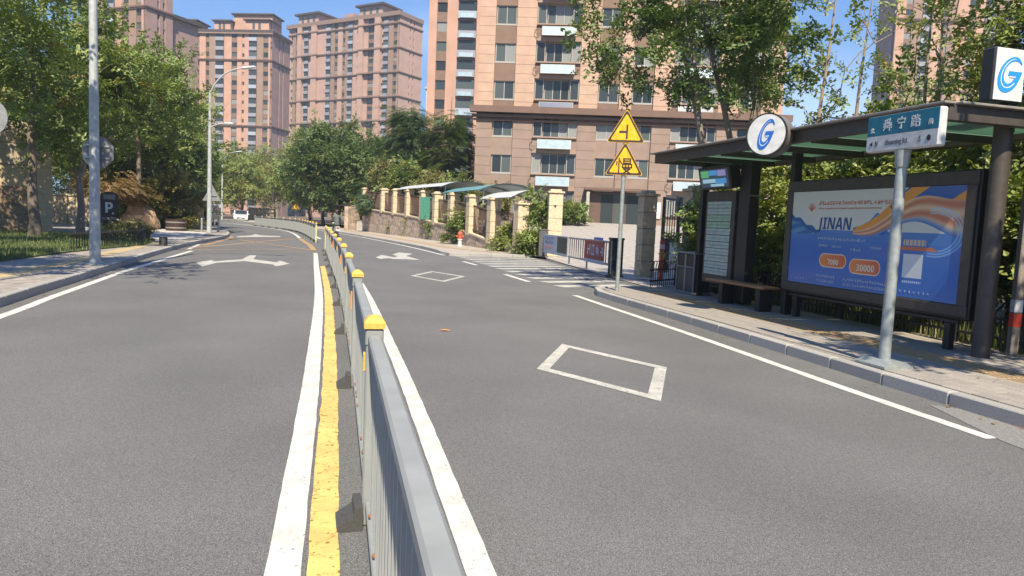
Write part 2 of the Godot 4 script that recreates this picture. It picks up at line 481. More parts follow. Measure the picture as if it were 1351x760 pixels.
# ---------------------------------------------------------------- surface nets for the rider
func body_mesh(bones: Array, cell: float, k: float, lo: Vector3, hi: Vector3) -> ArrayMesh:
	var nx := int((hi.x - lo.x) / cell) + 1; var ny := int((hi.y - lo.y) / cell) + 1; var nz := int((hi.z - lo.z) / cell) + 1
	var f := PackedFloat32Array(); f.resize(nx * ny * nz)
	for z in nz: for y in ny: for x in nx:
		var p := lo + V(x, y, z) * cell
		var d := 10.0
		for b in bones:
			var ab: Vector3 = b[1] - b[0]
			var h := clampf((p - b[0]).dot(ab) / maxf(ab.length_squared(), 1e-6), 0, 1)
			var e: float = p.distance_to(b[0] + ab * h) - lerpf(b[2], b[3], h)
			var w := clampf(0.5 + 0.5 * (d - e) / k, 0, 1)
			d = lerpf(d, e, w) - k * w * (1 - w)
		f[x + nx * (y + ny * z)] = d
	var id := {}; var vs := PackedVector3Array(); var st := [1, nx, nx * ny]
	for z in nz - 1: for y in ny - 1: for x in nx - 1:
		var o := x + nx * (y + ny * z)
		var s := Vector3.ZERO; var c := 0
		for e in [[0, 0, 0, 0], [0, 1, 0, 0], [0, 0, 1, 0], [0, 1, 1, 0], [0, 0, 0, 1], [1, 0, 0, 1], [0, 0, 1, 1], [1, 0, 1, 1], [0, 0, 0, 2], [1, 0, 0, 2], [0, 1, 0, 2], [1, 1, 0, 2]]:
			var q := V(0, 0, 0)
			match e[3]:
				0: q = V(0, e[1], e[2])
				1: q = V(e[0] if e[0] != 0 else e[1], 0, e[2])
				2: q = V(e[0], e[1], 0)
			var i0 := o + int(q.x) + nx * int(q.y) + nx * ny * int(q.z)
			var a := f[i0]; var b2 := f[i0 + st[e[3]]]
			if (a < 0) != (b2 < 0):
				q[e[3]] += a / (a - b2); s += q; c += 1
		if c > 0:
			id[o] = vs.size(); vs.append(lo + (V(x, y, z) + s / c) * cell)
	var ix := PackedInt32Array()
	for z in range(1, nz - 1): for y in range(1, ny - 1): for x in range(1, nx - 1):
		var o := x + nx * (y + ny * z)
		for ax in 3:
			var a := f[o]; var b3 := f[o + st[ax]]
			if (a < 0) == (b3 < 0): continue
			var u: int = st[(ax + 1) % 3]; var w: int = st[(ax + 2) % 3]
			var q := [id.get(o - u - w, -1), id.get(o - w, -1), id.get(o, -1), id.get(o - u, -1)]
			if q.has(-1): continue
			if a < 0: ix.append_array([q[0], q[2], q[1], q[0], q[3], q[2]])
			else: ix.append_array([q[0], q[1], q[2], q[0], q[2], q[3]])
	var sf := SurfaceTool.new()
	sf.begin(Mesh.PRIMITIVE_TRIANGLES)
	for p in vs: sf.add_vertex(p)
	for i in ix: sf.add_index(i)
	sf.generate_normals()
	return sf.commit()

# ---------------------------------------------------------------- buildings
var shapes := {}
func shared(key: String, maker: Callable) -> ArrayMesh:
	if not shapes.has(key): shapes[key] = maker.call().mesh()
	return shapes[key]
func inst(parent: Node, called: String, mesh: Mesh, m: Material, T: Transform3D) -> MeshInstance3D:
	var o := MeshInstance3D.new()
	o.name = named(parent, called); o.mesh = mesh; o.material_override = m; o.transform = T
	parent.add_child(o, true)
	return o
func glass() -> Material: return [M.glass, M.glass, M.glass2, M.glass3][rng.randi() % 4]
# window with a frame and two or three panes; T at its lower left corner, z outwards
func window(parent: Node, T: Transform3D, w: float, h: float, panes: int, curtain := 0.28) -> void:
	var fr := shared("wf%.2f_%.2f_%d" % [w, h, panes], func():
		var b := MB.new()
		b.bb(0, w, 0, 0.06, 0, 0.09); b.bb(0, w, h - 0.06, h, 0, 0.09)
		for i in panes + 1:
			var x := 0.03 + (w - 0.06) * i / panes
			b.bb(x - 0.03, x + 0.03, 0.06, h - 0.06, 0, 0.088)
		b.bb(-0.12, w + 0.12, -0.1, -0.002, -0.05, 0.2)
		return b)
	var n := inst(parent, "window", fr, M.winframe, T)
	var pw := (w - 0.06) / panes - 0.06
	var pm := shared("wp%.2f_%.2f" % [pw, h], func():
		var b := MB.new()
		return b.bb(0, pw, 0.06, h - 0.06, 0.02, 0.045))
	for i in panes:
		inst(n, "pane", pm, M.curtain if rng.randf() < curtain else glass(), Transform3D(Basis(), V(0.06 + (w - 0.06) * i / panes, 0, 0)))
# strips from left to right on a wall whose lower left corner is T (x along it, z outwards)
func facade(t: Node, T: Transform3D, strips: Array, floors: int, fh: float, c: Dictionary) -> void:
	var hi: bool = c.get("hi", false)
	var x := 0.0
	var H := floors * fh
	var walls := {"P": MB.new(), "T": MB.new(), "S": MB.new(), "L": MB.new()}
	var total := 0.0
	for s in strips: total += s[1]
	var rest := MB.new()
	for s in strips:
		var k: String = s[0]; var w: float = s[1]
		var x1 := x + w
		if k == "P" or k == "T":
			if hi:
				walls.P.boxt(T * Transform3D(Basis(), V(x + w / 2, H / 2, -0.27)), V(w, H, 0.46))
				for f in floors:
					var low: bool = f < int(c.low)
					for r in 4:
						var ph := fh / 4 - 0.022
						var pm := shared("panel%.2f" % w, func():
							var b := MB.new()
							return b.bb(0.012, w - 0.012, 0, ph, 0, 0.05))
						inst(t, "cladding_panel", pm, (M.stone_low if rng.randf() < 0.7 else M.stone_low2) if low else (M.salmon if rng.randf() < 0.7 else M.salmon2), T * Transform3D(Basis(), V(x, f * fh + r * fh / 4 + 0.011, -0.04)))
			else:
				walls[k].boxt(T * Transform3D(Basis(), V(x + w / 2, H / 2, -0.3)), V(w, H, 0.6))
		elif k == "W" or k == "s":
			var wh := 1.45 if k == "W" else 1.1
			var ww := w - (0.1 if k == "W" else 0.15)
			walls["T" if k == "W" else "P"].boxt(T * Transform3D(Basis(), V(x + w / 2, H / 2, -0.5)), V(w, H, 0.2))
			for f in floors:
				var y := f * fh + 0.95
				# wall between the windows
				var y0 := y - (fh - wh) if f > 0 else 0.0
				if hi:
					var sm := shared("spandrel%.2f_%d" % [w, 1 if f > 0 else 0], func():
						var b := MB.new()
						return b.bb(0, w, 0, y - 0.1 - y0, 0, 0.2))
					inst(t, "spandrel_panel", sm, M.stone_low if f < int(c.low) else M.spandrel, T * Transform3D(Basis(), V(x, y0, -0.38)))
					window(t, T * Transform3D(Basis(), V(x + 0.05, y, -0.36)), w - 0.1, wh, 2)
				else:
					walls["S" if k == "W" else "P"].boxt(T * Transform3D(Basis(), V(x + w / 2, (y0 + y) / 2, -0.33)), V(w, y - y0, 0.3))
					if wins < 300:
						wins += 1
						var pm2 := shared("w%.2f%s" % [ww, k], func():
							var b := MB.new()
							b.bb(0, ww, 0, wh, 0, 0.05); b.bb(ww * 0.5 - 0.03, ww * 0.5 + 0.03, 0, wh, 0.05, 0.09)
							return b)
						inst(t, "window", pm2, M.curtain if rng.randf() < 0.26 else glass(), T * Transform3D(Basis(), V(x + (w - ww) / 2, y, -0.39)))
					else: rest.boxt(T * Transform3D(Basis(), V(x + w / 2, y + wh / 2, -0.37)), V(ww, wh, 0.05))
		elif k == "B":
			if hi:
				for f in floors:
					var low2: bool = f < int(c.low)
					var y := f * fh
					var sm := shared("bay%.2f" % w, func():
						var b := MB.new()
						return b.bb(0, w, 0, 0.88, -0.5, 0.06))
					inst(t, "spandrel_panel", sm, M.stone_low if low2 else M.spandrel, T * Transform3D(Basis(), V(x, y, -0.02)))
					var lm := shared("bayl%.2f" % w, func():
						var b := MB.new()
						b.bb(0, w, 0.88, 0.98, -0.5, 0.22); b.bb(0, w, 2.62, fh, -0.5, 0.1)
						return b)
					inst(t, "ledge", lm, M.ledge, T * Transform3D(Basis(), V(x, y, 0)))
					for sd in 2:
						window(t, T * Transform3D(Basis(), V(x + (0.03 if sd == 0 else w - 0.75), y + 1.0, -0.22)), 0.72, 1.6, 1, 0.55)
					window(t, T * Transform3D(Basis(), V(x + 0.8, y + 1.0, -0.5)), w - 1.6, 1.6, 3, 0.3)
					if f > 0 and not s.has("bare"):
						var so := shared("solar%.2f" % w, func():
							var b := MB.new()
							b.boxt(Transform3D(Basis(Vector3(1, 0, 0), -0.28), V(w / 2, 0.42, 0.36)), V(w * 0.74, 0.72, 0.07))
							return b)
						var sp := inst(t, "solar_panel", so, M.solar if f != 3 else M.solar_dark, T * Transform3D(Basis(), V(x, y - 0.05, 0)))
						var fm := shared("solarf%.2f" % w, func():
							var b := MB.new()
							var B := Transform3D(Basis(Vector3(1, 0, 0), -0.28), V(w / 2, 0.42, 0.36))
							for e in [-1, 1]:
								b.boxt(B * Transform3D(Basis(), V(0, e * 0.375, 0)), V(w * 0.76, 0.03, 0.09))
								b.boxt(B * Transform3D(Basis(), V(e * w * 0.375, 0, 0)), V(0.03, 0.72, 0.09))
								b.bb(w / 2 + e * w * 0.3 - 0.02, w / 2 + e * w * 0.3 + 0.02, 0.1, 0.16, 0.0, 0.42)
							return b)
						inst(sp, "frame", fm, M.winframe, Transform3D())
						var pipe := shared("solarp", func():
							var b := MB.new()
							return b.tube([V(0.3, 0.3, 0.25), V(0.1, 0.15, 0.3), V(-0.12, 0.3, 0.22), V(-0.15, 0.55, 0.12), V(0.05, 0.62, 0.05)], [0.025], 5))
						inst(sp, "pipe", pipe, M.pipe, Transform3D())
			else:
				walls.L.boxt(T * Transform3D(Basis(), V(x + w / 2, H / 2, -1.3)), V(w, H, 0.2))
				for f in floors:
					var y := f * fh
					var bm := shared("balcony%.2f" % w, func():
						var b := MB.new()
						b.bb(0.02, w - 0.02, 0, 0.16, -1.2, 0.3); b.bb(0.02, w - 0.02, 0.16, 1.1, 0.2, 0.3)
						return b)
					var wm := shared("balwin%.2f" % w, func():
						var b := MB.new()
						b.bb(0.08, w - 0.08, 1.1, 2.55, -0.1, -0.05)
						for i in 4: b.bb(0.08 + (w - 0.16) * i / 3 - 0.03, 0.08 + (w - 0.16) * i / 3 + 0.03, 1.1, 2.55, -0.05, 0.0)
						return b)
					var bn := inst(t, "balcony", bm, M.parapet if (f * 7 + int(x * 3)) % 5 else M.parapet2, T * Transform3D(Basis(), V(x, y, 0)))
					inst(bn, "window", wm, glass(), Transform3D())
					walls.T.boxt(T * Transform3D(Basis(), V(x + w / 2, y + fh - 0.17, -0.45)), V(w, 0.3, 0.9))
		x = x1
	for k in walls:
		if walls[k].v.size() > 0: part(t, {"P": "wall", "T": "wall", "S": "spandrel", "L": "recess_wall"}[k], walls[k], {"P": c.pier, "T": c.tan, "S": M.spandrel, "L": c.tan}[k])
	if rest.v.size() > 0: part(t, "window_rows", rest, M.glass, Vector3.ZERO, "stuff")
	for f in c.get("bands", []):
		var y: float = f * fh
		var b := MB.new()
		b.boxt(T * Transform3D(Basis(), V(total / 2, y, 0.12)), V(total + 0.5, 0.34, 0.55))
		b.boxt(T * Transform3D(Basis(), V(total / 2, y - 0.32, 0.04)), V(total + 0.3, 0.28, 0.4))
		part(t, "cornice_band", b, c.band)
var wins := 0
func face(corner: Vector3, dir: Vector2) -> Transform3D:
	var xd := V(dir.x, 0, dir.y).normalized()
	return Transform3D(Basis(xd, Vector3.UP, xd.cross(Vector3.UP)), corner)

func towers() -> void:
	rng.seed = 3
	# ---- near block with the solar panels
	var t := thing("apartment_block", "salmon apartment block with blue solar panels above the gated entrance", "building", V(-3.5, 1.6, -60))
	var F := face(Vector3.ZERO, Vector2(0.9976, 0.07))
	var strips := [["P", 1.3], ["W", 1.7], ["P", 1.6], ["B", 3.6], ["P", 1.5], ["W", 1.7], ["P", 1.0], ["W", 1.7], ["P", 1.5], ["B", 3.6], ["P", 1.6], ["W", 1.7], ["P", 1.6]]
	facade(t, F, strips, 11, 2.95, {"hi": true, "low": 3, "pier": M.groove, "tan": M.groove})
	var core := MB.new()
	core.boxt(F * Transform3D(Basis(), V(12.2, 17, -8.6)), V(24.3, 33.8, 16))
	part(t, "wall", core, M.salmon)
	for q in [[8.85, 0.5, 0.75], [8.35, 0.22, 0.45], [8.05, 0.14, 0.25]]:
		var b := MB.new()
		b.boxt(F * Transform3D(Basis(), V(12.2, q[0] + 0.05, q[2] / 2 - 0.1)), V(24.6 + q[2], q[1], q[2]))
		part(t, "cornice_band", b, M.band)
	# entrance with canopy, door, steps and ramp walls
	var dx := 9.3
	var b := MB.new()
	b.bb(dx - 0.3, dx + 4.7, 2.75, 2.95, 0, 1.0)
	part(t, "door_canopy", b, M.band).transform = F
	var d := part(t, "door", MB.new().bb(dx, dx + 4.2, 0.0, 2.6, 0.06, 0.16), M.brownwood); d.transform = F
	for i in 4: part(d, "door_leaf", MB.new().bb(dx + 0.1 + i * 1.02, dx + 1.05 + i * 1.02, 0.08, 2.45, 0.16, 0.2), [M.brownwood, M.glass, M.glass2, M.glass][i])
	for i in 3: part(t, "step", MB.new().bb(dx - 1.2, dx + 4.8, -0.35 + i * 0.02, 0.0 - i * 0.1, 0.2, 2.2 + i * 0.35), M.concrete).transform = F
	part(t, "step_wall", MB.new().bb(dx - 0.1, dx + 0.15, 0, 2.6, 0.15, 0.9), M.concrete).transform = F
	part(t, "notice_board", MB.new().bb(dx + 5.0, dx + 5.9, 0.7, 2.0, 0.07, 0.12), M.paleboard).transform = F
	# ---- the farther wing to its left
	wins = 0
	t = thing("apartment_tower", "narrow salmon tower wing standing behind the near block, left of it", "building", V(-14.65, 0, -116))
	F = face(Vector3.ZERO, Vector2(0.9976, 0.07))
	facade(t, F, [["P", 1.25], ["W", 1.6], ["P", 1.7], ["B", 2.9], ["P", 0.5]], 17, 2.95, {"pier": M.tower_salmon, "tan": M.tan, "band": M.band, "bands": []})
	part(t, "wall", MB.new().boxt(F * Transform3D(Basis(), V(3.9, 25, -7.4)), V(7.9, 50, 12)), M.tower_salmon)
	part(t, "wall", MB.new().boxt(F * Transform3D(Basis(), V(11.2, 25, -9.4)), V(6.4, 50, 12)), M.tower_salmon)
	for f in 12: part(t, "solar_panel", MB.new().boxt(F * Transform3D(Basis(Vector3(1, 0, 0), -0.25), V(6.0, 3.3 + f * 2.95, 0.45)), V(2.2, 0.7, 0.07)), M.solar)
	# ---- tower on the left of the two far ones
	wins = 0
	t = thing("apartment_tower", "far pink tower with stepped penthouse, left of the bay-fronted tower", "building", V(-79.2, -1, -236))
	var u := Vector2(-0.994, -0.11); var vv := Vector2(0.11, -0.994)
	var st := [["P", 1.8], ["B", 2.4], ["T", 1.9], ["W", 1.5], ["P", 2.1], ["W", 1.2], ["T", 2.1], ["B", 2.9], ["P", 2.5], ["W", 1.9], ["P", 1.6], ["s", 0.8], ["P", 1.5], ["B", 2.7], ["T", 2.1], ["W", 1.7], ["P", 1.2]]
	var L := 0.0
	for s in st: L += s[1]
	F = face(V(u.x * L, 0, u.y * L), -u)
	var cfg := {"pier": M.tower_salmon, "tan": M.tan, "band": M.band, "bands": [17, 10]}
	facade(t, F, st, 20, 2.95, cfg)
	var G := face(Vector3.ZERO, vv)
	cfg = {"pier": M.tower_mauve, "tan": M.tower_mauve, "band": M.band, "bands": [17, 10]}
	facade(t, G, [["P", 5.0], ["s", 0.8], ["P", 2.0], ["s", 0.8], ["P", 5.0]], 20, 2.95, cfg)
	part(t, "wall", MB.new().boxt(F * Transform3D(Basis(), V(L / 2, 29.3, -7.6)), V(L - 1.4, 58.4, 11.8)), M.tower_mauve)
	for q in [[-0.6, L + 0.8, 58.9, 0.9, 14.6], [-0.3, L + 0.5, 58.3, 0.4, 14.2]]:
		part(t, "roof_cornice", MB.new().boxt(F * Transform3D(Basis(), V((q[0] + q[1]) / 2, q[2], 0.7 - q[4] / 2)), V(q[1] - q[0], q[3], q[4])), M.roof_dark if q[3] > 0.5 else M.tan)
	for q in [[L - 9.5, 7.8, 3.4, -1.2], [L - 20, 5.4, 3.0, -1.2], [L - 14.5, 13.0, 5.6, -3.2], [L - 34, 8.0, 3.0, -1.2]]:
		part(t, "penthouse", MB.new().boxt(F * Transform3D(Basis(), V(q[0] + q[1] / 2, 59.3 + q[2] / 2, q[3] - 3.5)), V(q[1], q[2], 7.0)), M.tower_salmon)
		part(t, "roof_slab", MB.new().boxt(F * Transform3D(Basis(), V(q[0] + q[1] / 2, 59.3 + q[2] + 0.2, q[3] - 3.5)), V(q[1] + 1.2, 0.42, 8.4)), M.roof_dark)
		for i in 2: part(t, "roof_window", MB.new().boxt(F * Transform3D(Basis(), V(q[0] + q[1] * (0.35 + 0.25 * i), 59.3 + q[2] * 0.5, q[3] - 0.02)), V(0.8, q[2] * 0.62, 0.1)), M.glass2)
	# ---- tower with the hexagonal bays
	wins = 0
	t = thing("apartment_tower", "widest far tower with tall projecting bays and two raised roof pavilions", "building", V(-44.6, -1, -270))
	u = Vector2(-0.866, -0.5); vv = Vector2(0.5, -0.866)
	st = [["P", 1.2], ["s", 1.0], ["T", 1.6], ["W", 2.2], ["P", 2.4], ["B", 2.5], ["P", 1.9], ["W", 2.6], ["P", 3.2], ["P", 1.6], ["B", 2.5], ["T", 1.9], ["W", 1.7], ["P", 2.3], ["W", 1.4], ["T", 1.5], ["B", 2.5], ["P", 2.4], ["B", 3.0], ["P", 2.0], ["W", 2.8], ["P", 3.6], ["s", 1.0], ["B", 2.4], ["T", 2.2], ["W", 1.9], ["P", 0.9]]
	L = 0.0
	for s in st: L += s[1]
	F = face(V(u.x * L, 0, u.y * L), -u)
	var bands := [25, 22, 19, 16, 13, 10, 7, 4]
	cfg = {"pier": M.tower_peach, "tan": M.tan, "band": M.tan2, "bands": bands}
	facade(t, F, st, 26, 2.9, cfg)
	cfg = {"pier": M.tower_peach, "tan": M.tan, "band": M.tan2, "bands": bands}
	G = face(Vector3.ZERO, vv)
	facade(t, G, [["P", 6.0], ["s", 0.7], ["P", 1.4], ["s", 0.7], ["P", 4.6]], 26, 2.9, cfg)
	part(t, "wall", MB.new().boxt(F * Transform3D(Basis(), V(L / 2, 37.4, -7.5)), V(L - 1.4, 74.7, 11.8)), M.tower_peach)
	for a in [[4.8, 12.0], [36.5, 12.4]]:      # projecting bays with splayed sides
		var x0: float = a[0]; var w: float = a[1]
		for g in [[x0 + 0.9, 2.2], [x0 + w - 3.6, 2.7]]:
			part(t, "bay_pier", MB.new().boxt(F * Transform3D(Basis(), V(g[0] + g[1] / 2, 37.4, 0.5)), V(g[1], 75.0, 1.2)), M.tower_peach)
		for f in bands: part(t, "cornice_band", MB.new().boxt(F * Transform3D(Basis(), V(x0 + w / 2, f * 2.9, 0.75)), V(w - 0.8, 0.5, 1.1)), M.tan2)
		part(t, "penthouse", MB.new().boxt(F * Transform3D(Basis(), V(x0 + w / 2, 77.4, -4.2)), V(w - 1.5, 4.0, 9.0)), M.tower_peach)
		part(t, "roof_slab", MB.new().boxt(F * Transform3D(Basis(), V(x0 + w / 2, 79.7, -4.2)), V(w + 1.0, 0.7, 11.2)), M.roof_dark)
		for i in 3: part(t, "roof_window", MB.new().boxt(F * Transform3D(Basis(), V(x0 + w * (0.25 + 0.25 * i), 77.4, 0.34)), V(1.1, 2.4, 0.12)), M.glass2)
	part(t, "roof_cornice", MB.new().boxt(F * Transform3D(Basis(), V(L / 2, 75.6, -6.2)), V(L + 1.2, 1.5, 14.4)), M.tan2)
	part(t, "lift_house", MB.new().boxt(F * Transform3D(Basis(), V(29, 77.4, -6.0)), V(4.5, 3.0, 6.0)), M.tower_mauve)
	# ---- tower at the upper left behind the street trees
	wins = 0
	t = thing("apartment_tower", "tall pink tower rising behind the street trees at upper left", "building", V(-83.4, -1, -165))
	u = Vector2(-0.935, -0.355); vv = Vector2(0.355, -0.935)
	st = [["P", 2.0], ["W", 1.8], ["T", 3], ["B", 2.8], ["P", 2.4], ["W", 1.8], ["T", 2.2], ["W", 1.6], ["P", 1.2]]
	L = 0.0
	for s in st: L += s[1]
	F = face(V(u.x * L, 0, u.y * L), -u)
	facade(t, F, st, 22, 2.9, {"pier": M.tower_salmon, "tan": M.tan, "band": M.band, "bands": [16, 10]})
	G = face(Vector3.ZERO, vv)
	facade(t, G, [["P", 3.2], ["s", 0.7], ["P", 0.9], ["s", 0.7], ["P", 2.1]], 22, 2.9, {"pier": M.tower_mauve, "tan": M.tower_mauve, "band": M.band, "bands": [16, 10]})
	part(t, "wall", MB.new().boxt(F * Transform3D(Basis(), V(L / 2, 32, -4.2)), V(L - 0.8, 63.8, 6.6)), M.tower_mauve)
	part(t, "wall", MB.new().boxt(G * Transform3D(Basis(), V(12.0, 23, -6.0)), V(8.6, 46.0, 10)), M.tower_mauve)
	part(t, "roof_slab", MB.new().boxt(G * Transform3D(Basis(), V(12.1, 46.4, -5.6)), V(9.6, 0.8, 11.2)), M.roof_dark)
	# ---- tower seen through the trees on the right
	wins = 0
	t = thing("apartment_tower", "orange-edged tower glimpsed through the trees above the bus shelter", "building", V(94.3, -1, -190))
	F = face(Vector3.ZERO, Vector2(1, 0))
	facade(t, F, [["P", 2.2], ["W", 1.8], ["T", 2.4], ["B", 2.8], ["P", 2.2], ["W", 1.8], ["T", 2.0], ["P", 3.0], ["W", 1.8], ["P", 2.2], ["B", 2.8], ["T", 2.0], ["W", 1.8], ["P", 2.4]], 24, 2.9, {"pier": M.tower_salmon, "tan": M.tan, "band": M.band, "bands": [20, 14]})
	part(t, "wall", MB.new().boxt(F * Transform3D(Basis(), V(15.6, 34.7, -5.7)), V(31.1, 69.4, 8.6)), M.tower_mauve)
	# ---- low pale block showing in the gap
	t = thing("apartment_block", "pale low block in the gap between the far towers", "building", V(-26, 0, -205))
	part(t, "wall", MB.new().bb(0, 11, 0, 37, -10, 0), M.paleboard)
	for f in 12:
		for i in 3: part(t, "window", MB.new().bb(1 + i * 3.4, 2.9 + i * 3.4, 1.2 + f * 3.0, 2.8 + f * 3.0, 0.0, 0.08), M.glass2)
	part(t, "roof_slab", MB.new().bb(-0.4, 11.4, 37, 37.5, -10.4, 0.4), M.concrete)

# ---------------------------------------------------------------- median railing
func railing(t: Node3D, pts: Array, near: bool, o3: Vector3) -> void:
	var cap := shared("cap", func():
		var b := MB.new()
		for q in [[0.052, 0.0, 0.052, 0.028], [0.052, 0.028, 0.036, 0.05], [0.036, 0.05, 0.012, 0.064]]:
			var A := []; var B := []
			for s in [V(-1, 0, 1), V(1, 0, 1), V(1, 0, -1), V(-1, 0, -1)]:
				A.append(s * q[0] + V(0, q[1], 0)); B.append(s * q[2] + V(0, q[3], 0))
			for i in 4: b.quad(A[i], A[(i + 1) % 4], B[(i + 1) % 4], B[i])
		b.quad(V(-0.012, 0.064, 0.012), V(0.012, 0.064, 0.012), V(0.012, 0.064, -0.012), V(-0.012, 0.064, -0.012))
		return b)
	var post := shared("post", func():
		var b := MB.new()
		b.cbox(V(0, 0.5, 0), V(0.08, 1.0, 0.08), 0.008)
		return b)
	var collar := shared("collar", func():
		var b := MB.new()
		b.cbox(V(0, 0.955, 0), V(0.088, 0.08, 0.088), 0.006)
		b.tube([V(0, 0.955, 0.04), V(0, 0.955, 0.048)], [0.009], 8)
		return b)
	var foot := shared("foot", func():
		var b := MB.new()
		for s in [-1, 1]:
			b.poly([Vector2(s * 0.04, 0.0), Vector2(s * 0.165, 0.0), Vector2(s * 0.165, 0.025), Vector2(s * 0.085, 0.075), Vector2(s * 0.08, 0.12), Vector2(s * 0.04, 0.12)], Transform3D(Basis(), V(0, 0, -0.1)), 0.2)
			b.tube([V(s * 0.125, 0.035, 0), V(s * 0.125, 0.058, 0)], [0.014], 8)
		return b)
	var bar := shared("bar", func():
		var b := MB.new()
		b.box(V(0, 0.52, 0), V(0.019, 0.82, 0.019))
		return b)
	for i in pts.size():
		var p: Vector2 = pts[i]
		var d: Vector2 = (pts[mini(i + 1, pts.size() - 1)] - pts[maxi(i - 1, 0)]).normalized()
		var ang := atan2(-d.x, -d.y)
		var T := Transform3D(Basis(Vector3.UP, ang), V(p.x, 0.0, p.y) - o3)
		var ends: bool = (near and i == pts.size() - 1) or (not near and i == 0)
		var pn := inst(t, "post", post, M.endpost if ends else M.rail, T)
		if ends: relabel(pn, "pale lime end post of the railing")
		inst(pn, "cap", cap, M.capyellow, Transform3D(Basis(), V(0, 1.0, 0)))
		inst(pn, "collar", collar, M.rail, Transform3D())
		var fn := inst(t, "foot", foot, M.castiron, T)
		if near and rng.randf() < 1.0: fn.rotation.y += rf(-0.06, 0.06)
		if (near and i % 2 == 1) or (not near and i % 3 == 0):
			for s in [-1, 1]: inst(pn, "reflector", shared("orange", func(): return MB.new().cbox(V(0, 0.79, 0), V(0.012, 0.15, 0.1), 0.003)), M.orange, Transform3D(Basis(), V(s * 0.05, 0, 0)))
		else:
			inst(pn, "reflector", shared("yel", func(): return MB.new().cbox(V(-0.046, 0.83, 0), V(0.012, 0.09, 0.05), 0.003)), M.capyellow, Transform3D())
		if i == pts.size() - 1: continue
		var q: Vector2 = pts[i + 1]
		var L := p.distance_to(q)
		var e := (q - p) / L
		var B := Transform3D(Basis(Vector3.UP, atan2(-e.x, -e.y)), V((p.x + q.x) / 2, 0, (p.y + q.y) / 2) - o3)
		part(t, "top_rail", MB.new().cboxt(B * Transform3D(Basis(), V(0, 0.945, 0)), V(0.064, 0.05, L - 0.085), 0.009), M.rail)
		part(t, "bottom_rail", MB.new().cboxt(B * Transform3D(Basis(), V(0, 0.11, 0)), V(0.05, 0.04, L - 0.085), 0.006), M.rail)
		part(t, "rubber_strip", MB.new().boxt(B * Transform3D(Basis(), V(0, 0.078, 0)), V(0.03, 0.022, L - 0.1)), M.rubber)
		var nb := 21
		if near:
			for k in nb:
				var bl := inst(t, "baluster", bar, M.rail, B * Transform3D(Basis(Vector3.UP, rf(-0.05, 0.05)), V(0, 0, -L / 2 + L * (k + 1.0) / (nb + 1))))
				if i < 5 and rng.randf() < 0.45: inst(bl, "rust_spot", shared("rust", func(): return MB.new().lathe([[0.0, -0.011], [0.008, -0.008], [0.01, 0.0], [0.006, 0.009], [0.0, 0.011]], V(-0.012, 0.15, 0.0), 8)), M.rust, Transform3D())
		else:
			var mb := MB.new()
			for k in nb: mb.boxt(B * Transform3D(Basis(), V(0, 0.52, -L / 2 + L * (k + 1.0) / (nb + 1))), V(0.024, 0.82, 0.024))
			part(t, "balusters", mb, M.rail, Vector3.ZERO, "stuff")
func resample(p: PackedVector2Array, start: float, step: float, count: int) -> Array:
	var out := []
	var acc := 0.0; var want := start
	for i in p.size() - 1:
		var l := p[i].distance_to(p[i + 1])
		while want <= acc + l and out.size() < count:
			out.append(p[i].lerp(p[i + 1], (want - acc) / l)); want += step
		acc += l
	return out

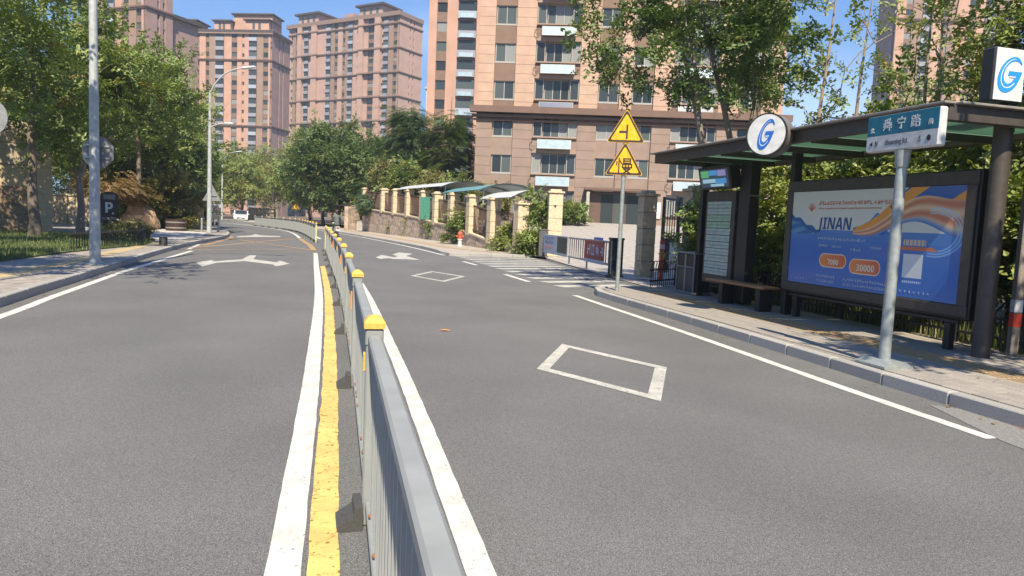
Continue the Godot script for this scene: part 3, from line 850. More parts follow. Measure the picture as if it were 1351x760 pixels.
# ---------------------------------------------------------------- bus shelter and what stands by it
func poster_tex() -> ImageTexture:
	var w := 700; var h := 300
	var d := PackedByteArray(); d.resize(w * h * 3)
	var nz := FastNoiseLite.new(); nz.seed = 9; nz.frequency = 0.012
	for j in h:
		var y := float(j) / h
		for i in w:
			var x := float(i) / w
			var c := Color(0.21, 0.41, 0.70)
			if y < 0.62: c = c.lerp(Color(0.42, 0.58, 0.76), clampf((0.62 - y) * 3.2, 0, 1) * (0.75 + 0.5 * nz.get_noise_2d(x * 160, y * 1500)))
			if y < 0.41: c = Color(0.80, 0.80, 0.76)
			# hills on the left and in the middle
			var hl := 0.24 + 0.9 * x + 0.015 * sin(x * 70)
			if x < 0.19 and y > hl and y < 0.46: c = Color(0.15, 0.36, 0.58) if y < hl + 0.05 else (Color(0.36, 0.56, 0.70) if sin(y * 60 + x * 30) > 0 else Color(0.18, 0.40, 0.62))
			var hm := 0.24 + 7.0 * pow(absf(x - 0.56), 1.5) + 0.025 * sin(x * 62.0)
			if x > 0.44 and x < 0.66 and y > hm and y < 0.44: c = Color(0.12, 0.34, 0.64) if sin(x * 90 + y * 40) > -0.3 else Color(0.22, 0.48, 0.72)
			# ribbons of the wave
			var k := (x - 0.43) / 0.57
			if k > 0:
				var mid := 0.43 - 0.20 * sin(k * 1.9) + 0.05 * sin(k * 8.0)
				var half := 0.02 + 0.15 * k
				var e := (y - mid) / half
				if absf(e) < 1.0:
					var q := sin(e * 7.0 + k * 4.0)
					c = Color(0.74, 0.46, 0.34).lerp(Color(0.86, 0.72, 0.58), 0.5 + 0.5 * q)
					if e > 0.5: c = c.lerp(Color(0.18, 0.44, 0.80), (e - 0.5) * 1.8)
				elif y < mid and y > mid - half - 0.18 * k - 0.03:
					c = Color(0.14, 0.35, 0.62) if sin(x * 22 + y * 17) > -0.55 else Color(0.86, 0.58, 0.25)
				var sw := Vector2((x - 0.87) / 0.14, (y - 0.40) / 0.22)
				var rr := sw.length()
				if rr > 0.72 and rr < 1.0 and sw.x > -0.2: c = c.lerp(Color(0.62, 0.80, 0.95), 0.7 * (0.5 + 0.5 * sin(rr * 60.0)))
			# pills
			for p in [[0.225, 0.405, 0.655, 0.80], [0.425, 0.61, 0.685, 0.84]]:
				var r: float = (p[3] - p[2]) / 2 * h
				var cx := clampf(x * w, p[0] * w + r, p[1] * w - r)
				var dd := Vector2(x * w - cx, (y - (p[2] + p[3]) / 2) * h).length()
				if dd < r: c = Color(0.93, 0.80, 0.68) if dd > r - 3.0 else Color(0.90, 0.55, 0.30).lerp(Color(0.80, 0.38, 0.26), (x - p[0]) / (p[1] - p[0]))
			# arch over the pale square
			if y > 0.535 and y < 0.57 and x > 0.70 - (y - 0.535) and x < 0.865 + (y - 0.535): c = Color(0.78, 0.42, 0.30)
			if y > 0.47 and y < 0.525 and x > 0.722 and x < 0.835 and int(x * 260) % 5 != 0: c = Color(0.82, 0.70, 0.58)
			if x > 0.728 and x < 0.826 and y > 0.60 and y < 0.82: c = Color(0.80, 0.82, 0.84)
			if y > 0.845 and y < 0.865 and x > 0.73 and x < 0.825 and int(x * 400) % 4 != 0: c = Color(0.72, 0.76, 0.82)
			var o := (j * w + i) * 3
			d[o] = int(clampf(c.r, 0, 1) * 255); d[o + 1] = int(clampf(c.g, 0, 1) * 255); d[o + 2] = int(clampf(c.b, 0, 1) * 255)
	return ImageTexture.create_from_image(Image.create_from_data(w, h, false, Image.FORMAT_RGB8, d))
# rows of small print too small to read: short pen marks like characters
func small_print(T: Transform3D, x0: float, y0: float, n: int, size: float, gap: float) -> MB:
	var b := MB.new()
	for i in n:
		var cx := x0 + i * (size + gap)
		var l := []
		for k in 4:
			if rng.randf() < 0.5:
				var y := y0 + rf(-0.45, 0.45) * size
				l.append([Vector2(cx - size * rf(0.3, 0.5), y), Vector2(cx + size * rf(0.3, 0.5), y)])
			else:
				var x := cx + rf(-0.4, 0.4) * size
				l.append([Vector2(x, y0 - size * rf(0.2, 0.5)), Vector2(x + rf(-0.1, 0.1) * size, y0 + size * rf(0.2, 0.5))])
		b.strokes(l, T, size * 0.13, 0.002)
	return b
func bus_stop() -> void:
	rng.seed = 77
	var t := thing("bus_shelter", "dark bus shelter with glass roof, lit poster board and round emblem sign", "bus shelter", RT, RA)
	# local: x away from the road, z = -s
	var mkcol := func(n, s, r, h): return MB.new().tube([V(n, 0, -s), V(n, h, -s)], [r], 20)
	part(t, "column", mkcol.call(0.0, 0.0, 0.105, 2.9), M.bronze)
	part(t, "sign_post", MB.new().cbox(V(0.03, 3.05, 0.0), V(0.14, 0.6, 0.14), 0.01), M.black)
	for s in [3.98, 7.05]: part(t, "column", MB.new().cbox(V(0.05, 1.42, -s), V(0.16, 2.84, 0.12), 0.01), M.black)
	# roof: fascia beams, cross beams, glass
	var n0 := -1.15; var n1 := 1.0; var s0 := -0.32; var s1 := 7.1
	for q in [[n0, n0 + 0.1], [n1 - 0.1, n1]]:
		part(t, "roof_beam", MB.new().cbox(V((q[0] + q[1]) / 2, 2.86, -(s0 + s1) / 2), V(q[1] - q[0], 0.18, s1 - s0), 0.01), M.bronze)
	for s in [s0 + 0.05, s1 - 0.05]: part(t, "roof_beam", MB.new().cbox(V((n0 + n1) / 2, 2.86, -s), V(n1 - n0 - 0.2, 0.18, 0.1), 0.01), M.bronze)
	part(t, "roof_rim", MB.new().cbox(V(n0 - 0.02, 2.965, -(s0 + s1) / 2), V(0.16, 0.03, s1 - s0 + 0.06), 0.006), M.rimgrey)
	part(t, "roof_rim", MB.new().cbox(V((n0 + n1) / 2 + 0.05, 2.965, -s0 + 0.0), V(n1 - n0 - 0.1, 0.03, 0.16), 0.006), M.rimgrey)
	for i in range(1, 6):
		var s := lerpf(s0, s1, i / 6.0)
		part(t, "rafter", MB.new().box(V((n0 + n1) / 2, 2.8, -s), V(n1 - n0 - 0.2, 0.1, 0.05)), M.bronze)
	for i in 6:
		var a := lerpf(s0, s1, i / 6.0) + 0.03; var b := lerpf(s0, s1, (i + 1) / 6.0) - 0.03
		part(t, "roof_pane", MB.new().box(V((n0 + n1) / 2, 2.865, -(a + b) / 2), V(n1 - n0 - 0.22, 0.012, b - a)), M.roofglass)
	# poster board
	var F := Transform3D(Basis(Vector3.UP, -PI / 2), V(-0.06, 0, 0))      # face x runs towards the camera... then flipped so it reads from the road
	var board := part(t, "poster_board", MB.new().cbox(V(0.05, 1.375, -2.1), V(0.2, 1.91, 3.84), 0.015), M.black)
	var rim := MB.new()
	rim.cbox(V(-0.062, 2.225, -2.1), V(0.03, 0.17, 3.8), 0.006); rim.cbox(V(-0.062, 0.53, -2.1), V(0.03, 0.14, 3.8), 0.006)
	rim.cbox(V(-0.062, 1.37, -0.29), V(0.03, 1.54, 0.15), 0.006); rim.cbox(V(-0.062, 1.37, -3.93), V(0.03, 1.54, 0.15), 0.006)
	part(board, "frame", rim, M.bronze)
	var pm := MB.new()
	pm.quad(V(-0.056, 0.61, -3.855), V(-0.056, 0.61, -0.365), V(-0.056, 2.135, -0.365), V(-0.056, 2.135, -3.855))
	var ps := part(board, "poster", pm, M.poster); relabel(ps, "blue talent contest poster with orange waves")
	var PF := Transform3D(Basis(V(0, 0, 1), Vector3.UP, V(-1, 0, 0)), V(-0.058, 2.135, -3.855))
	var W := 3.49; var H := 1.525
	var put := func(mesh, m, u, v, parent):
		var o := inst(parent, "lettering", mesh, m, PF * Transform3D(Basis(), V(u * W, -v * H, 0.001)))
		return o
	var jn := text_mesh("JINAN", 0.2, true)
	put.call(jn, M.navy, 0.315, 0.36, board).transform = PF * Transform3D(Basis(V(1, 0, 0), V(0.12, 1, 0), V(0, 0, 1)), V(0.315 * W, -0.345 * H, 0.001))
	put.call(text_mesh("30000", 0.105, true), M.cream, 0.525, 0.775, board)
	put.call(text_mesh("7000", 0.09, true), M.cream, 0.32, 0.745, board)
	for r in [[0.20, 0.13, 24, 0.062, 0.006, M.redprint], [0.20, 0.185, 46, 0.026, 0.004, M.redprint], [0.21, 0.5, 8, 0.045, 0.006, M.paleprint], [0.33, 0.505, 13, 0.045, 0.006, M.paleprint], [0.22, 0.575, 5, 0.04, 0.005, M.paleprint], [0.31, 0.58, 5, 0.04, 0.005, M.paleprint], [0.43, 0.60, 5, 0.04, 0.005, M.paleprint], [0.55, 0.57, 5, 0.04, 0.005, M.paleprint],
		[0.22, 0.90, 9, 0.045, 0.005, M.paleprint], [0.22, 0.95, 9, 0.045, 0.005, M.paleprint], [0.40, 0.905, 19, 0.045, 0.006, M.paleprint], [0.40, 0.955, 19, 0.045, 0.006, M.paleprint], [0.66, 0.945, 10, 0.03, 0.05, M.paleprint], [0.03, 0.955, 6, 0.03, 0.05, M.paleprint]]:
		part(board, "lettering", small_print(PF, r[0] * W, -r[1] * H, r[2], r[3], r[4]), r[5])
	# small red sprig and dark script beside the title
	var sp := []
	for i in 6: sp.append([Vector2(0.145 * W, -0.21 * H), Vector2(0.145 * W + cos(0.3 + i * 0.5) * 0.09, -0.19 * H + sin(0.3 + i * 0.5) * 0.09)])
	part(board, "lettering", MB.new().strokes(sp, PF, 0.014, 0.002), M.redprint)
	part(board, "lettering", MB.new().strokes([[Vector2(0.64, -0.17) * Vector2(W, H), Vector2(0.65, -0.2) * Vector2(W, H), Vector2(0.662, -0.16) * Vector2(W, H), Vector2(0.665, -0.2) * Vector2(W, H)], [Vector2(0.672, -0.24) * Vector2(W, H), Vector2(0.69, -0.15) * Vector2(W, H), Vector2(0.70, -0.17) * Vector2(W, H), Vector2(0.68, -0.2) * Vector2(W, H)]], PF, 0.018, 0.002), M.black)
	for s in [0.55, 3.7]: part(t, "board_leg", MB.new().cbox(V(0.06, 0.18, -s), V(0.1, 0.36, 0.1), 0.008), M.black)
	part(t, "cross_rail", MB.new().cbox(V(0.0, 0.385, -2.1), V(0.06, 0.05, 3.5), 0.008), M.black)
	# route board with plates and the tilted screen
	var rb := part(t, "route_board", MB.new().cbox(V(0.05, 1.28, -6.27), V(0.16, 1.9, 1.1), 0.012), M.bronze)
	for i in 11:
		var y := 0.52 + i * 0.137
		part(rb, "route_plate", MB.new().cbox(V(-0.036, y + 0.06, -6.28), V(0.014, 0.125, 0.9), 0.003), [M.plate, M.plate2][1 if i > 6 and i < 9 else 0])
		part(rb, "lettering", small_print(Transform3D(Basis(V(0, 0, 1), Vector3.UP, V(-1, 0, 0)), V(-0.0432, y + 0.06, -6.7)), 0.04, 0.0, 16, 0.03, 0.022), M.greenprint)
	part(t, "cabinet", MB.new().cbox(V(0.1, 1.4, -5.45), V(0.22, 2.75, 0.36), 0.012), M.black)
	var sc := part(t, "screen_box", MB.new().cboxt(Transform3D(Basis(V(0, 0, 1), 0.22), V(-0.1, 2.5, -6.25)), V(0.24, 0.46, 1.2), 0.015), M.black)
	var ST := Transform3D(Basis(V(0, 0, 1), 0.22), V(-0.1, 2.5, -6.25)) * Transform3D(Basis(V(0, 0, 1), Vector3.UP, V(-1, 0, 0)), V(-0.1205, 0, 0))
	part(sc, "display", MB.new().boxt(ST * Transform3D(Basis(), V(0, 0, 0.001)), V(1.06, 0.36, 0.006)), M.screen_dark)
	for q in [[-0.34, 0.09, 0.3, 0.14, M.screen_green], [-0.02, 0.11, 0.3, 0.1, M.screen_blue], [0.3, 0.1, 0.3, 0.12, M.screen_violet], [-0.2, -0.05, 0.5, 0.08, M.screen_pale], [0.25, -0.06, 0.4, 0.1, M.screen_blue], [0.1, -0.14, 0.5, 0.05, M.screen_pale]]:
		part(sc, "display_tile", MB.new().boxt(ST * Transform3D(Basis(), V(q[0], q[1], 0.006)), V(q[2], q[3], 0.004)), q[4])
	# bench
	var bs := part(t, "bench_seat", MB.new().cbox(V(-0.18, 0.44, -5.05), V(0.3, 0.045, 1.98), 0.012), M.benchwood)
	part(bs, "slat", MB.new().cbox(V(-0.36, 0.44, -5.05), V(0.05, 0.05, 1.98), 0.01), M.benchwood)
	for s in [4.35, 5.6]: part(t, "bench_leg", MB.new().cbox(V(-0.16, 0.21, -s), V(0.28, 0.42, 0.14), 0.01), M.black)
	# round emblem drum on the front beam
	var ct := V(-1.5, 2.885, -2.62)
	var nr := V(-0.71, 0, 0.71)       # world direction it faces
	var ln: Vector3 = Basis(Vector3.UP, -RA) * nr
	var DB := Basis(Vector3.UP.cross(ln), Vector3.UP, ln)
	var DT := Transform3D(DB, ct)
	var AT := DT * Transform3D(Basis(Vector3(1, 0, 0), PI / 2), Vector3.ZERO)
	var drum := MB.new()
	for q in [[[V(0, -0.22, 0), V(0, 0.0, 0)], [0.315, 0.315]]]:
		drum.tube([AT * V(0, -0.24, 0), AT * V(0, 0.0, 0)], [0.315], 40)
	var dr := part(t, "round_sign", drum, M.drum)
	part(dr, "sign_rim", MB.new().tube([AT * V(0, -0.005, 0), AT * V(0, 0.018, 0)], [0.322], 40), M.black)
	part(dr, "sign_face", MB.new().tube([AT * V(0, 0.0, 0), AT * V(0, 0.024, 0)], [0.298], 40), M.signwhite)
	var em := emblem(DT * Transform3D(Basis(), V(0, 0, 0.025)), 0.45, 0.5)
	part(dr, "emblem", em[0], M.gblue); part(dr, "emblem_line", em[1], M.gpale)
	# lamp box with the emblem on the tall post
	var bx := part(t, "sign_box", MB.new().cbox(V(-0.13, 3.4, 0.02), V(0.46, 0.63, 0.19), 0.02), M.black)
	var BT := Transform3D(Basis(), V(-0.13, 3.4, 0.118))
	part(bx, "sign_face", MB.new().cbox(V(-0.13, 3.4, 0.118), V(0.43, 0.6, 0.012), 0.003), M.signwhite)
	em = emblem(BT * Transform3D(Basis(), V(0, 0, 0.007)), 0.42, 0.8)
	part(bx, "emblem", em[0], M.gblue2); part(bx, "emblem_line", em[1], M.signwhite)
	# ---- litter bin
	t = thing("litter_bin", "steel-framed double litter bin standing at the far end of the shelter", "litter bin", rp(0.1, 0, 7.4), RA)
	part(t, "body", MB.new().cbox(V(0, 0.46, 0), V(0.4, 0.86, 0.76), 0.02), M.bindark)
	part(t, "top", MB.new().cbox(V(0, 0.905, 0), V(0.46, 0.04, 0.82), 0.012), M.steel)
	part(t, "plinth", MB.new().cbox(V(0, 0.03, 0), V(0.44, 0.06, 0.8), 0.01), M.steel)
	for z in [-0.385, 0.0, 0.385]: part(t, "frame_bar", MB.new().cbox(V(-0.205, 0.47, z), V(0.03, 0.83, 0.07 if z == 0.0 else 0.035), 0.006), M.steel)
	for z in [-0.195, 0.195]:
		part(t, "frame_bar", MB.new().cbox(V(-0.207, 0.6, z), V(0.024, 0.03, 0.31), 0.005), M.steel)
		part(t, "opening", MB.new().cbox(V(-0.199, 0.74, z), V(0.012, 0.2, 0.3), 0.004), M.black)
		part(t, "door", MB.new().cbox(V(-0.2, 0.31, z), V(0.014, 0.48, 0.3), 0.004), M.bindoor)
	# ---- road name sign
	t = thing("road_name_sign", "teal and white road name sign on a grey pole by the kerb", "road sign", rp(-1.83, 0, -0.43), RA)
	part(t, "pole", MB.new().lathe([[0.062, 0.05], [0.057, 2.05], [0.053, 2.2]], Vector3.ZERO, 24), M.galv)
	part(t, "pole_head", MB.new().lathe([[0.053, 2.19], [0.066, 2.2], [0.082, 2.36], [0.086, 2.38], [0.0, 2.381]], Vector3.ZERO, 24), M.galv)
	part(t, "base_plate", MB.new().poly([Vector2(-0.19, 0), Vector2(0.19, 0), Vector2(0.19, 0.025), Vector2(0.085, 0.075), Vector2(-0.085, 0.075), Vector2(-0.19, 0.025)], Transform3D(Basis(), V(0, 0, -0.22)), 0.44), M.galv)
	var bd := part(t, "board", MB.new().cbox(V(0, 2.585, 0), V(0.1, 0.4, 1.03), 0.018), M.signsilver)
	part(bd, "teal_panel", MB.new().cbox(V(-0.051, 2.672, 0), V(0.008, 0.215, 1.0), 0.002), M.teal)
	part(bd, "white_panel", MB.new().cbox(V(-0.051, 2.476, 0), V(0.008, 0.165, 1.0), 0.002), M.signgrey)
	var RS := Transform3D(Basis(V(0, 0, 1), Vector3.UP, V(-1, 0, 0)), V(-0.056, 2.672, 0))
	var ks := ["bei", "shun", "ning", "lu", "nan"]
	var xs := [-0.42, -0.2, 0.0, 0.2, 0.4]
	for i in 5: part(bd, "character", glyph(ks[i], RS * Transform3D(Basis(), V(xs[i], -0.045 if i == 0 else (-0.03 if i == 4 else 0.0), 0)), 0.065 if i == 0 or i == 4 else 0.135, 0.1), M.signwhite)
	for q in [["N", -0.345, 0.062], ["Shunning Rd.", -0.05, 0.055], ["S", 0.27, 0.062]]:
		inst(bd, "lettering", text_mesh(q[0], q[2]), M.black, RS * Transform3D(Basis(V(0.78, 0, 0), Vector3.UP, V(0, 0, 1)), V(q[1], -0.196, 0.0)))
	part(bd, "arrow", MB.new().poly([Vector2(-0.45, -0.196), Vector2(-0.405, -0.168), Vector2(-0.405, -0.224)], RS, 0.003), M.black)
	var dot := []
	for i in 16: dot.append(Vector2(0.39 + cos(TAU * i / 16) * 0.027, -0.196 + sin(TAU * i / 16) * 0.032))
	part(bd, "dot", MB.new().poly(dot, RS, 0.003), M.black)
	# ---- striped post behind the board
	t = thing("marker_post", "weathered grey post with a white and red band behind the poster board", "post", rp(0.55, 0, 0.05))
	part(t, "post", MB.new().cbox(V(0, 1.2, 0), V(0.1, 2.4, 0.1), 0.01), M.oldpost)
	part(t, "white_band", MB.new().cbox(V(0, 0.64, 0), V(0.106, 0.17, 0.106), 0.01), M.signwhite)
	part(t, "red_band", MB.new().cbox(V(0, 0.46, 0), V(0.106, 0.18, 0.106), 0.01), M.red)
	# ---- low brown planter wall behind the fence
	t = thing("planter_wall", "low brown planter wall behind the iron fence at the right edge", "wall", rp(1.5, 0, -1.3), RA)
	for k in 4:
		for r in 3: part(t, "block", MB.new().cbox(V(0, 0.1 + r * 0.19, -1.2 + k * 0.8), V(0.18, 0.182, 0.79), 0.008), M.brownblock if (k + r) % 2 else M.brownblock2)
	part(t, "coping", MB.new().cbox(V(0, 0.6, 0), V(0.24, 0.05, 3.24), 0.01), M.brownblock2)
	# ---- low iron fence along the garden edge
	rng.seed = 12
	var lf := [["iron_fence", "low black iron fence with curled tops running behind the bus shelter", -3.5, 8.05], ["iron_fence", "short low black iron fence between the litter bin and the gate", 8.2, 9.5]]
	for q in lf:
		var a: float = q[2]; var b: float = q[3]
		t = thing(q[0], q[1], "fence", rp(0.78, 0, (a + b) / 2) if a < 0 else rp(0.2, 0, 9.05), RA if a < 0 else RA - 0.95)
		var hl := (b - a) / 2
		for y in [0.16, 0.42]: part(t, "rail", MB.new().box(V(0, y, 0), V(0.03, 0.035, hl * 2)), M.black)
		var pk := shared("picket", func():
			var k := MB.new()
			k.tube([V(0, 0.02, 0), V(0, 0.46, 0), V(0.02, 0.54, 0.03), V(0.06, 0.6, 0.06), V(0.05, 0.64, 0.1), V(0.0, 0.62, 0.1)], [0.012], 5)
			return k)
		var nn := int(hl * 2 / 0.105)
		for i in nn: inst(t, "picket", pk, M.black, Transform3D(Basis(Vector3.UP, rf(-0.2, 0.2)), V(0, 0, -hl + (i + 0.5) * hl * 2 / nn)))
		for i in int(hl) + 1: part(t, "post", MB.new().cbox(V(0, 0.27, -hl + hl * 2 * i / maxi(int(hl), 1)), V(0.05, 0.54, 0.05), 0.006), M.black)

func warning_post(called: String, label: String, at: Vector3, face_to: float, h0: float, side: float, signs: Array, grey := true) -> Node3D:
	var t := thing(called, label, "road sign", at, face_to)
	var top: float = h0 + signs.size() * side * 0.9
	part(t, "pole", MB.new().tube([V(0, 0, -0.05), V(0, top - 0.15, -0.05)], [0.045], 16), M.galv)
	part(t, "pole_cap", MB.new().lathe([[0.047, top - 0.15], [0.03, top - 0.13], [0.0, top - 0.125]], V(0, 0, -0.05), 12), M.galv)
	for i in signs.size():
		var y: float = h0 + (signs.size() - 1 - i) * side * 0.9
		var tri := func(s: float, cy: float):
			var o := []
			var hh := s * 0.866
			for k in 3:
				var a := PI / 2 + TAU * k / 3
				var c := Vector2(cos(a), sin(a)) * s / sqrt(3.0)
				for e in [-1.0, 0.0, 1.0]:
					o.append(c * (1 - 0.07) + Vector2(cos(a + e * 0.9), sin(a + e * 0.9)) * s * 0.04)
			var r := []
			for p in o: r.append(p + Vector2(0, cy))
			return r
		var cy := y + side * 0.2887
		var pl := part(t, "sign_plate", MB.new().poly(tri.call(side, cy), Transform3D(), 0.012), M.signyellow)
		part(pl, "border", MB.new().poly(tri.call(side * 0.965, cy), Transform3D(Basis(), V(0, 0, 0.01)), 0.005), M.signblack)
		part(pl, "field", MB.new().poly(tri.call(side * 0.79, cy), Transform3D(Basis(), V(0, 0, 0.013)), 0.005), M.signyellow)
		var TT := Transform3D(Basis(), V(0, cy - side * 0.03, 0.019))
		if signs[i] == "junction":
			part(pl, "symbol", MB.new().poly([Vector2(0.0, -0.19) * side, Vector2(0.05, -0.19) * side, Vector2(0.05, 0.21) * side, Vector2(0.0, 0.21) * side], TT, 0.003).poly([Vector2(-0.19, -0.02) * side, Vector2(0.0, -0.02) * side, Vector2(0.0, 0.04) * side, Vector2(-0.19, 0.04) * side], TT, 0.003), M.signblack)
		elif signs[i] == "slow": part(pl, "character", glyph("man", Transform3D(Basis(), V(0, cy - side * 0.06, 0.019)), side * 0.46, 0.08), M.signblack)
		elif signs[i] == "figure": part(pl, "symbol", MB.new().strokes([[Vector2(0, 0.14) * side, Vector2(0, -0.02) * side, Vector2(-0.1, -0.14) * side], [Vector2(0, -0.02) * side, Vector2(0.1, -0.14) * side], [Vector2(-0.1, 0.06) * side, Vector2(0.1, 0.06) * side]], TT, 0.05 * side), M.signblack)
		for z in [0.0]: part(pl, "clamp", MB.new().cbox(V(0, cy, -0.045), V(0.12, 0.05, 0.1), 0.006), M.galv)
	return t

# ---------------------------------------------------------------- gate, stone wall, carports
const WALLP := [[-13.54, -65.93, 4.02, 2.15], [-10.76, -59.82, 3.82, 1.89], [-9.27, -56.68, 3.71, 1.75], [-7.83, -53.87, 3.59, 1.62], [-6.31, -50.44, 3.44, 1.44], [-5.06, -47.48, 3.27, 1.22], [-3.74, -44.1, 3.14, 1.1], [-2.35, -39.95, 2.93, 0.8], [-1.07, -36.64, 2.75, 0.5], [0.29, -33.09, 2.49, 0.16]]
func gate_pillar(label: String, x: float, z: float, y0: float, y1: float, w: float, turn: float, m: Material, wall: Node3D = null) -> void:
	var t: Node3D
	if wall == null: t = thing("gate_pillar", label, "pillar", V(x, y0, z), turn, "pillars along the compound edge")
	else:
		t = Node3D.new(); t.name = named(wall, "pillar"); wall.add_child(t, true)
		t.position = V(x, y0, z) - wall.position; t.rotation.y = turn
	var h := y1 - y0 - 0.16
	var n := maxi(2, int(round(h / 0.52)))
	part(t, "core", MB.new().box(V(0, h / 2, 0), V(w - 0.03, h, w - 0.03)), M.mortar)
	for i in n: part(t, "stone_course", MB.new().cbox(V(0, (i + 0.5) * h / n, 0), V(w, h / n - 0.02, w), 0.008), m)
	part(t, "cap", MB.new().cbox(V(0, h + 0.04, 0), V(w + 0.12, 0.08, w + 0.12), 0.01), m)
	part(t, "cap_top", MB.new().cbox(V(0, h + 0.12, 0), V(w * 0.8, 0.09, w * 0.8), 0.02), m)
func compound() -> void:
	rng.seed = 31
	var turn := 0.4
	var w := thing("retaining_wall", "rubble stone retaining wall topped by cream pillars and brown iron railings", "wall", V(-4, 0, -46))
	for i in 10:
		var p: Array = WALLP[i]
		gate_pillar("", p[0], p[1], p[3] - 0.1, p[2], 0.56, turn, M.creamstone, w)
	gate_pillar("tall cream stone pillar left of the barrier gate, half hidden by ivy", 1.75, -32.6, 0.1, 3.05, 0.62, 0.1, M.creamstone)
	gate_pillar("tan stone pillar right of the gate behind the warning sign pole", 3.85, -21.4, 0.1, 2.62, 0.42, RA, M.tanstone)
	gate_pillar("tan stone pillar behind the litter bin and the tree trunk", 4.95, -20.2, 0.1, 2.75, 0.45, RA, M.tanstone)
	gate_pillar("tan stone pillar in the shrubs just left of the poster board", 6.45, -16.6, 0.1, 2.95, 0.56, RA, M.tanstone)
	# rubble retaining wall in bays, with iron panels above
	var ip := 0
	for i in 9:
		var a: Array = WALLP[i]; var b: Array = WALLP[i + 1]
		var A := Vector2(a[0], a[1]); var B := Vector2(b[0], b[1])
		var d := (B - A).normalized(); var L := A.distance_to(B)
		var q := Vector2(d.y, -d.x)     # towards the site
		var T := Transform3D(Basis(V(d.x, 0, d.y), Vector3.UP, V(-q.x, 0, -q.y)), V(A.x, 0, A.y))
		var ha: float = a[3]; var hb: float = b[3]
		var mb := MB.new()
		mb.poly([Vector2(0, 0.0), Vector2(L, 0.0), Vector2(L, maxf(hb, 0.32)), Vector2(0, ha)], Transform3D(Basis(), V(-w.position.x, 0, -w.position.z)) * T * Transform3D(Basis(), V(0, 0, -0.1)), 0.32)
		part(w, "stone_bay", mb, M.rubble)
		mb = MB.new()
		mb.poly([Vector2(0, ha), Vector2(L, maxf(hb, 0.32)), Vector2(L, maxf(hb, 0.32) + 0.09), Vector2(0, ha + 0.09)], Transform3D(Basis(), V(-w.position.x, 0, -w.position.z)) * T * Transform3D(Basis(), V(0, 0, -0.14)), 0.40)
		part(w, "coping", mb, M.creamstone)
		var f := Node3D.new()
		f.name = named(w, "railing_panel"); w.add_child(f, true); f.position = V(A.x, 0, A.y) - w.position
		var T2 := Transform3D(T.basis, Vector3.ZERO)
		for k in [0.22, 1.5]:
			part(f, "rail", MB.new().poly([Vector2(0.28, ha + k), Vector2(L - 0.28, maxf(hb, 0.32) + k), Vector2(L - 0.28, maxf(hb, 0.32) + k + 0.05), Vector2(0.28, ha + k + 0.05)], T2, 0.04), M.rustiron)
		var nb := int((L - 0.6) / 0.14)
		for k in nb:
			var x := 0.32 + (L - 0.64) * (k + 0.5) / nb
			var y := lerpf(ha, maxf(hb, 0.32), x / L)
			part(f, "bar", MB.new().boxt(T2 * Transform3D(Basis(), V(x, y + 0.85, 0.02)), V(0.025, 1.5, 0.025)), M.rustiron)
	part(w, "end_wall", MB.new().boxt(Transform3D(Basis(Vector3.UP, -0.42), V(-14.6 + 4, 1.15, -68.0 + 46)), V(0.4, 2.3, 3.6)), M.rubble)
	part(thing("notice_sheet", "green banner hung between two pillars of the stone wall", "banner", V(-5.65, 1.45, -49.0), atan2(0.93, 0.37) - PI), "sheet", MB.new().cbox(V(0, 0.75, 0), V(0.04, 1.5, 1.6), 0.01), M.greensheet)
	# carport canopies behind the wall
	for q in [["white arched carport roof, farthest along the stone wall", Vector2(-7.7, -57.5), Vector2(-3.1, -47.5), 4.05, M.pcwhite, 1.8], ["blue-green arched carport roof between the two white ones", Vector2(-3.1, -47.3), Vector2(-0.3, -39.5), 3.6, M.pcteal, 1.75], ["white arched carport roof nearest the gate pillar", Vector2(-0.6, -39.4), Vector2(1.1, -34.2), 3.1, M.pcwhite, 1.4]]:
		var A: Vector2 = q[1]; var B: Vector2 = q[2]
		var c := (A + B) / 2; var L := A.distance_to(B)
		var d := (B - A) / L
		var t := thing("carport", q[0], "carport", V(c.x, site_y(c.y), c.y), atan2(-d.x, -d.y))
		var y0: float = q[3] - site_y(c.y)
		var cw: float = q[5]
		var n := int(L / 0.9)
		for k in n:
			var mb := MB.new()
			for i in 8:
				var a0 := -1.0 + 2.0 * i / 8; var a1 := -1.0 + 2.0 * (i + 1) / 8
				var z0 := -L / 2 + L * k / n + 0.015; var z1 := -L / 2 + L * (k + 1) / n - 0.015
				mb.quad(V(a0 * cw, y0 - 0.42 * a0 * a0, z1), V(a1 * cw, y0 - 0.42 * a1 * a1, z1), V(a1 * cw, y0 - 0.42 * a1 * a1, z0), V(a0 * cw, y0 - 0.42 * a0 * a0, z0))
				mb.quad(V(a0 * cw, y0 - 0.42 * a0 * a0 - 0.02, z0), V(a1 * cw, y0 - 0.42 * a1 * a1 - 0.02, z0), V(a1 * cw, y0 - 0.42 * a1 * a1 - 0.02, z1), V(a0 * cw, y0 - 0.42 * a0 * a0 - 0.02, z1))
			part(t, "roof_sheet", mb, q[4])
		for z in [-L / 2 + 0.4, 0.0, L / 2 - 0.4]:
			var arc := []
			for i in 9:
				var a := -1.0 + 2.0 * i / 8
				arc.append(V(a * cw, y0 - 0.06 - 0.42 * a * a, z))
			part(t, "rib", MB.new().tube(arc, [0.035], 6), M.galv)
			part(t, "post", MB.new().tube([V(cw * 0.8, 0, z), V(cw * 0.8, y0 - 0.3, z)], [0.05], 8), M.galv)
	# barrier: two machines and the hinged boom with notices
	var mA := V(1.25, 0.11, -31.6); var mB := V(3.12, 0.02, -22.2)
	var bt := atan2(mB.x - mA.x, mB.z - mA.z)
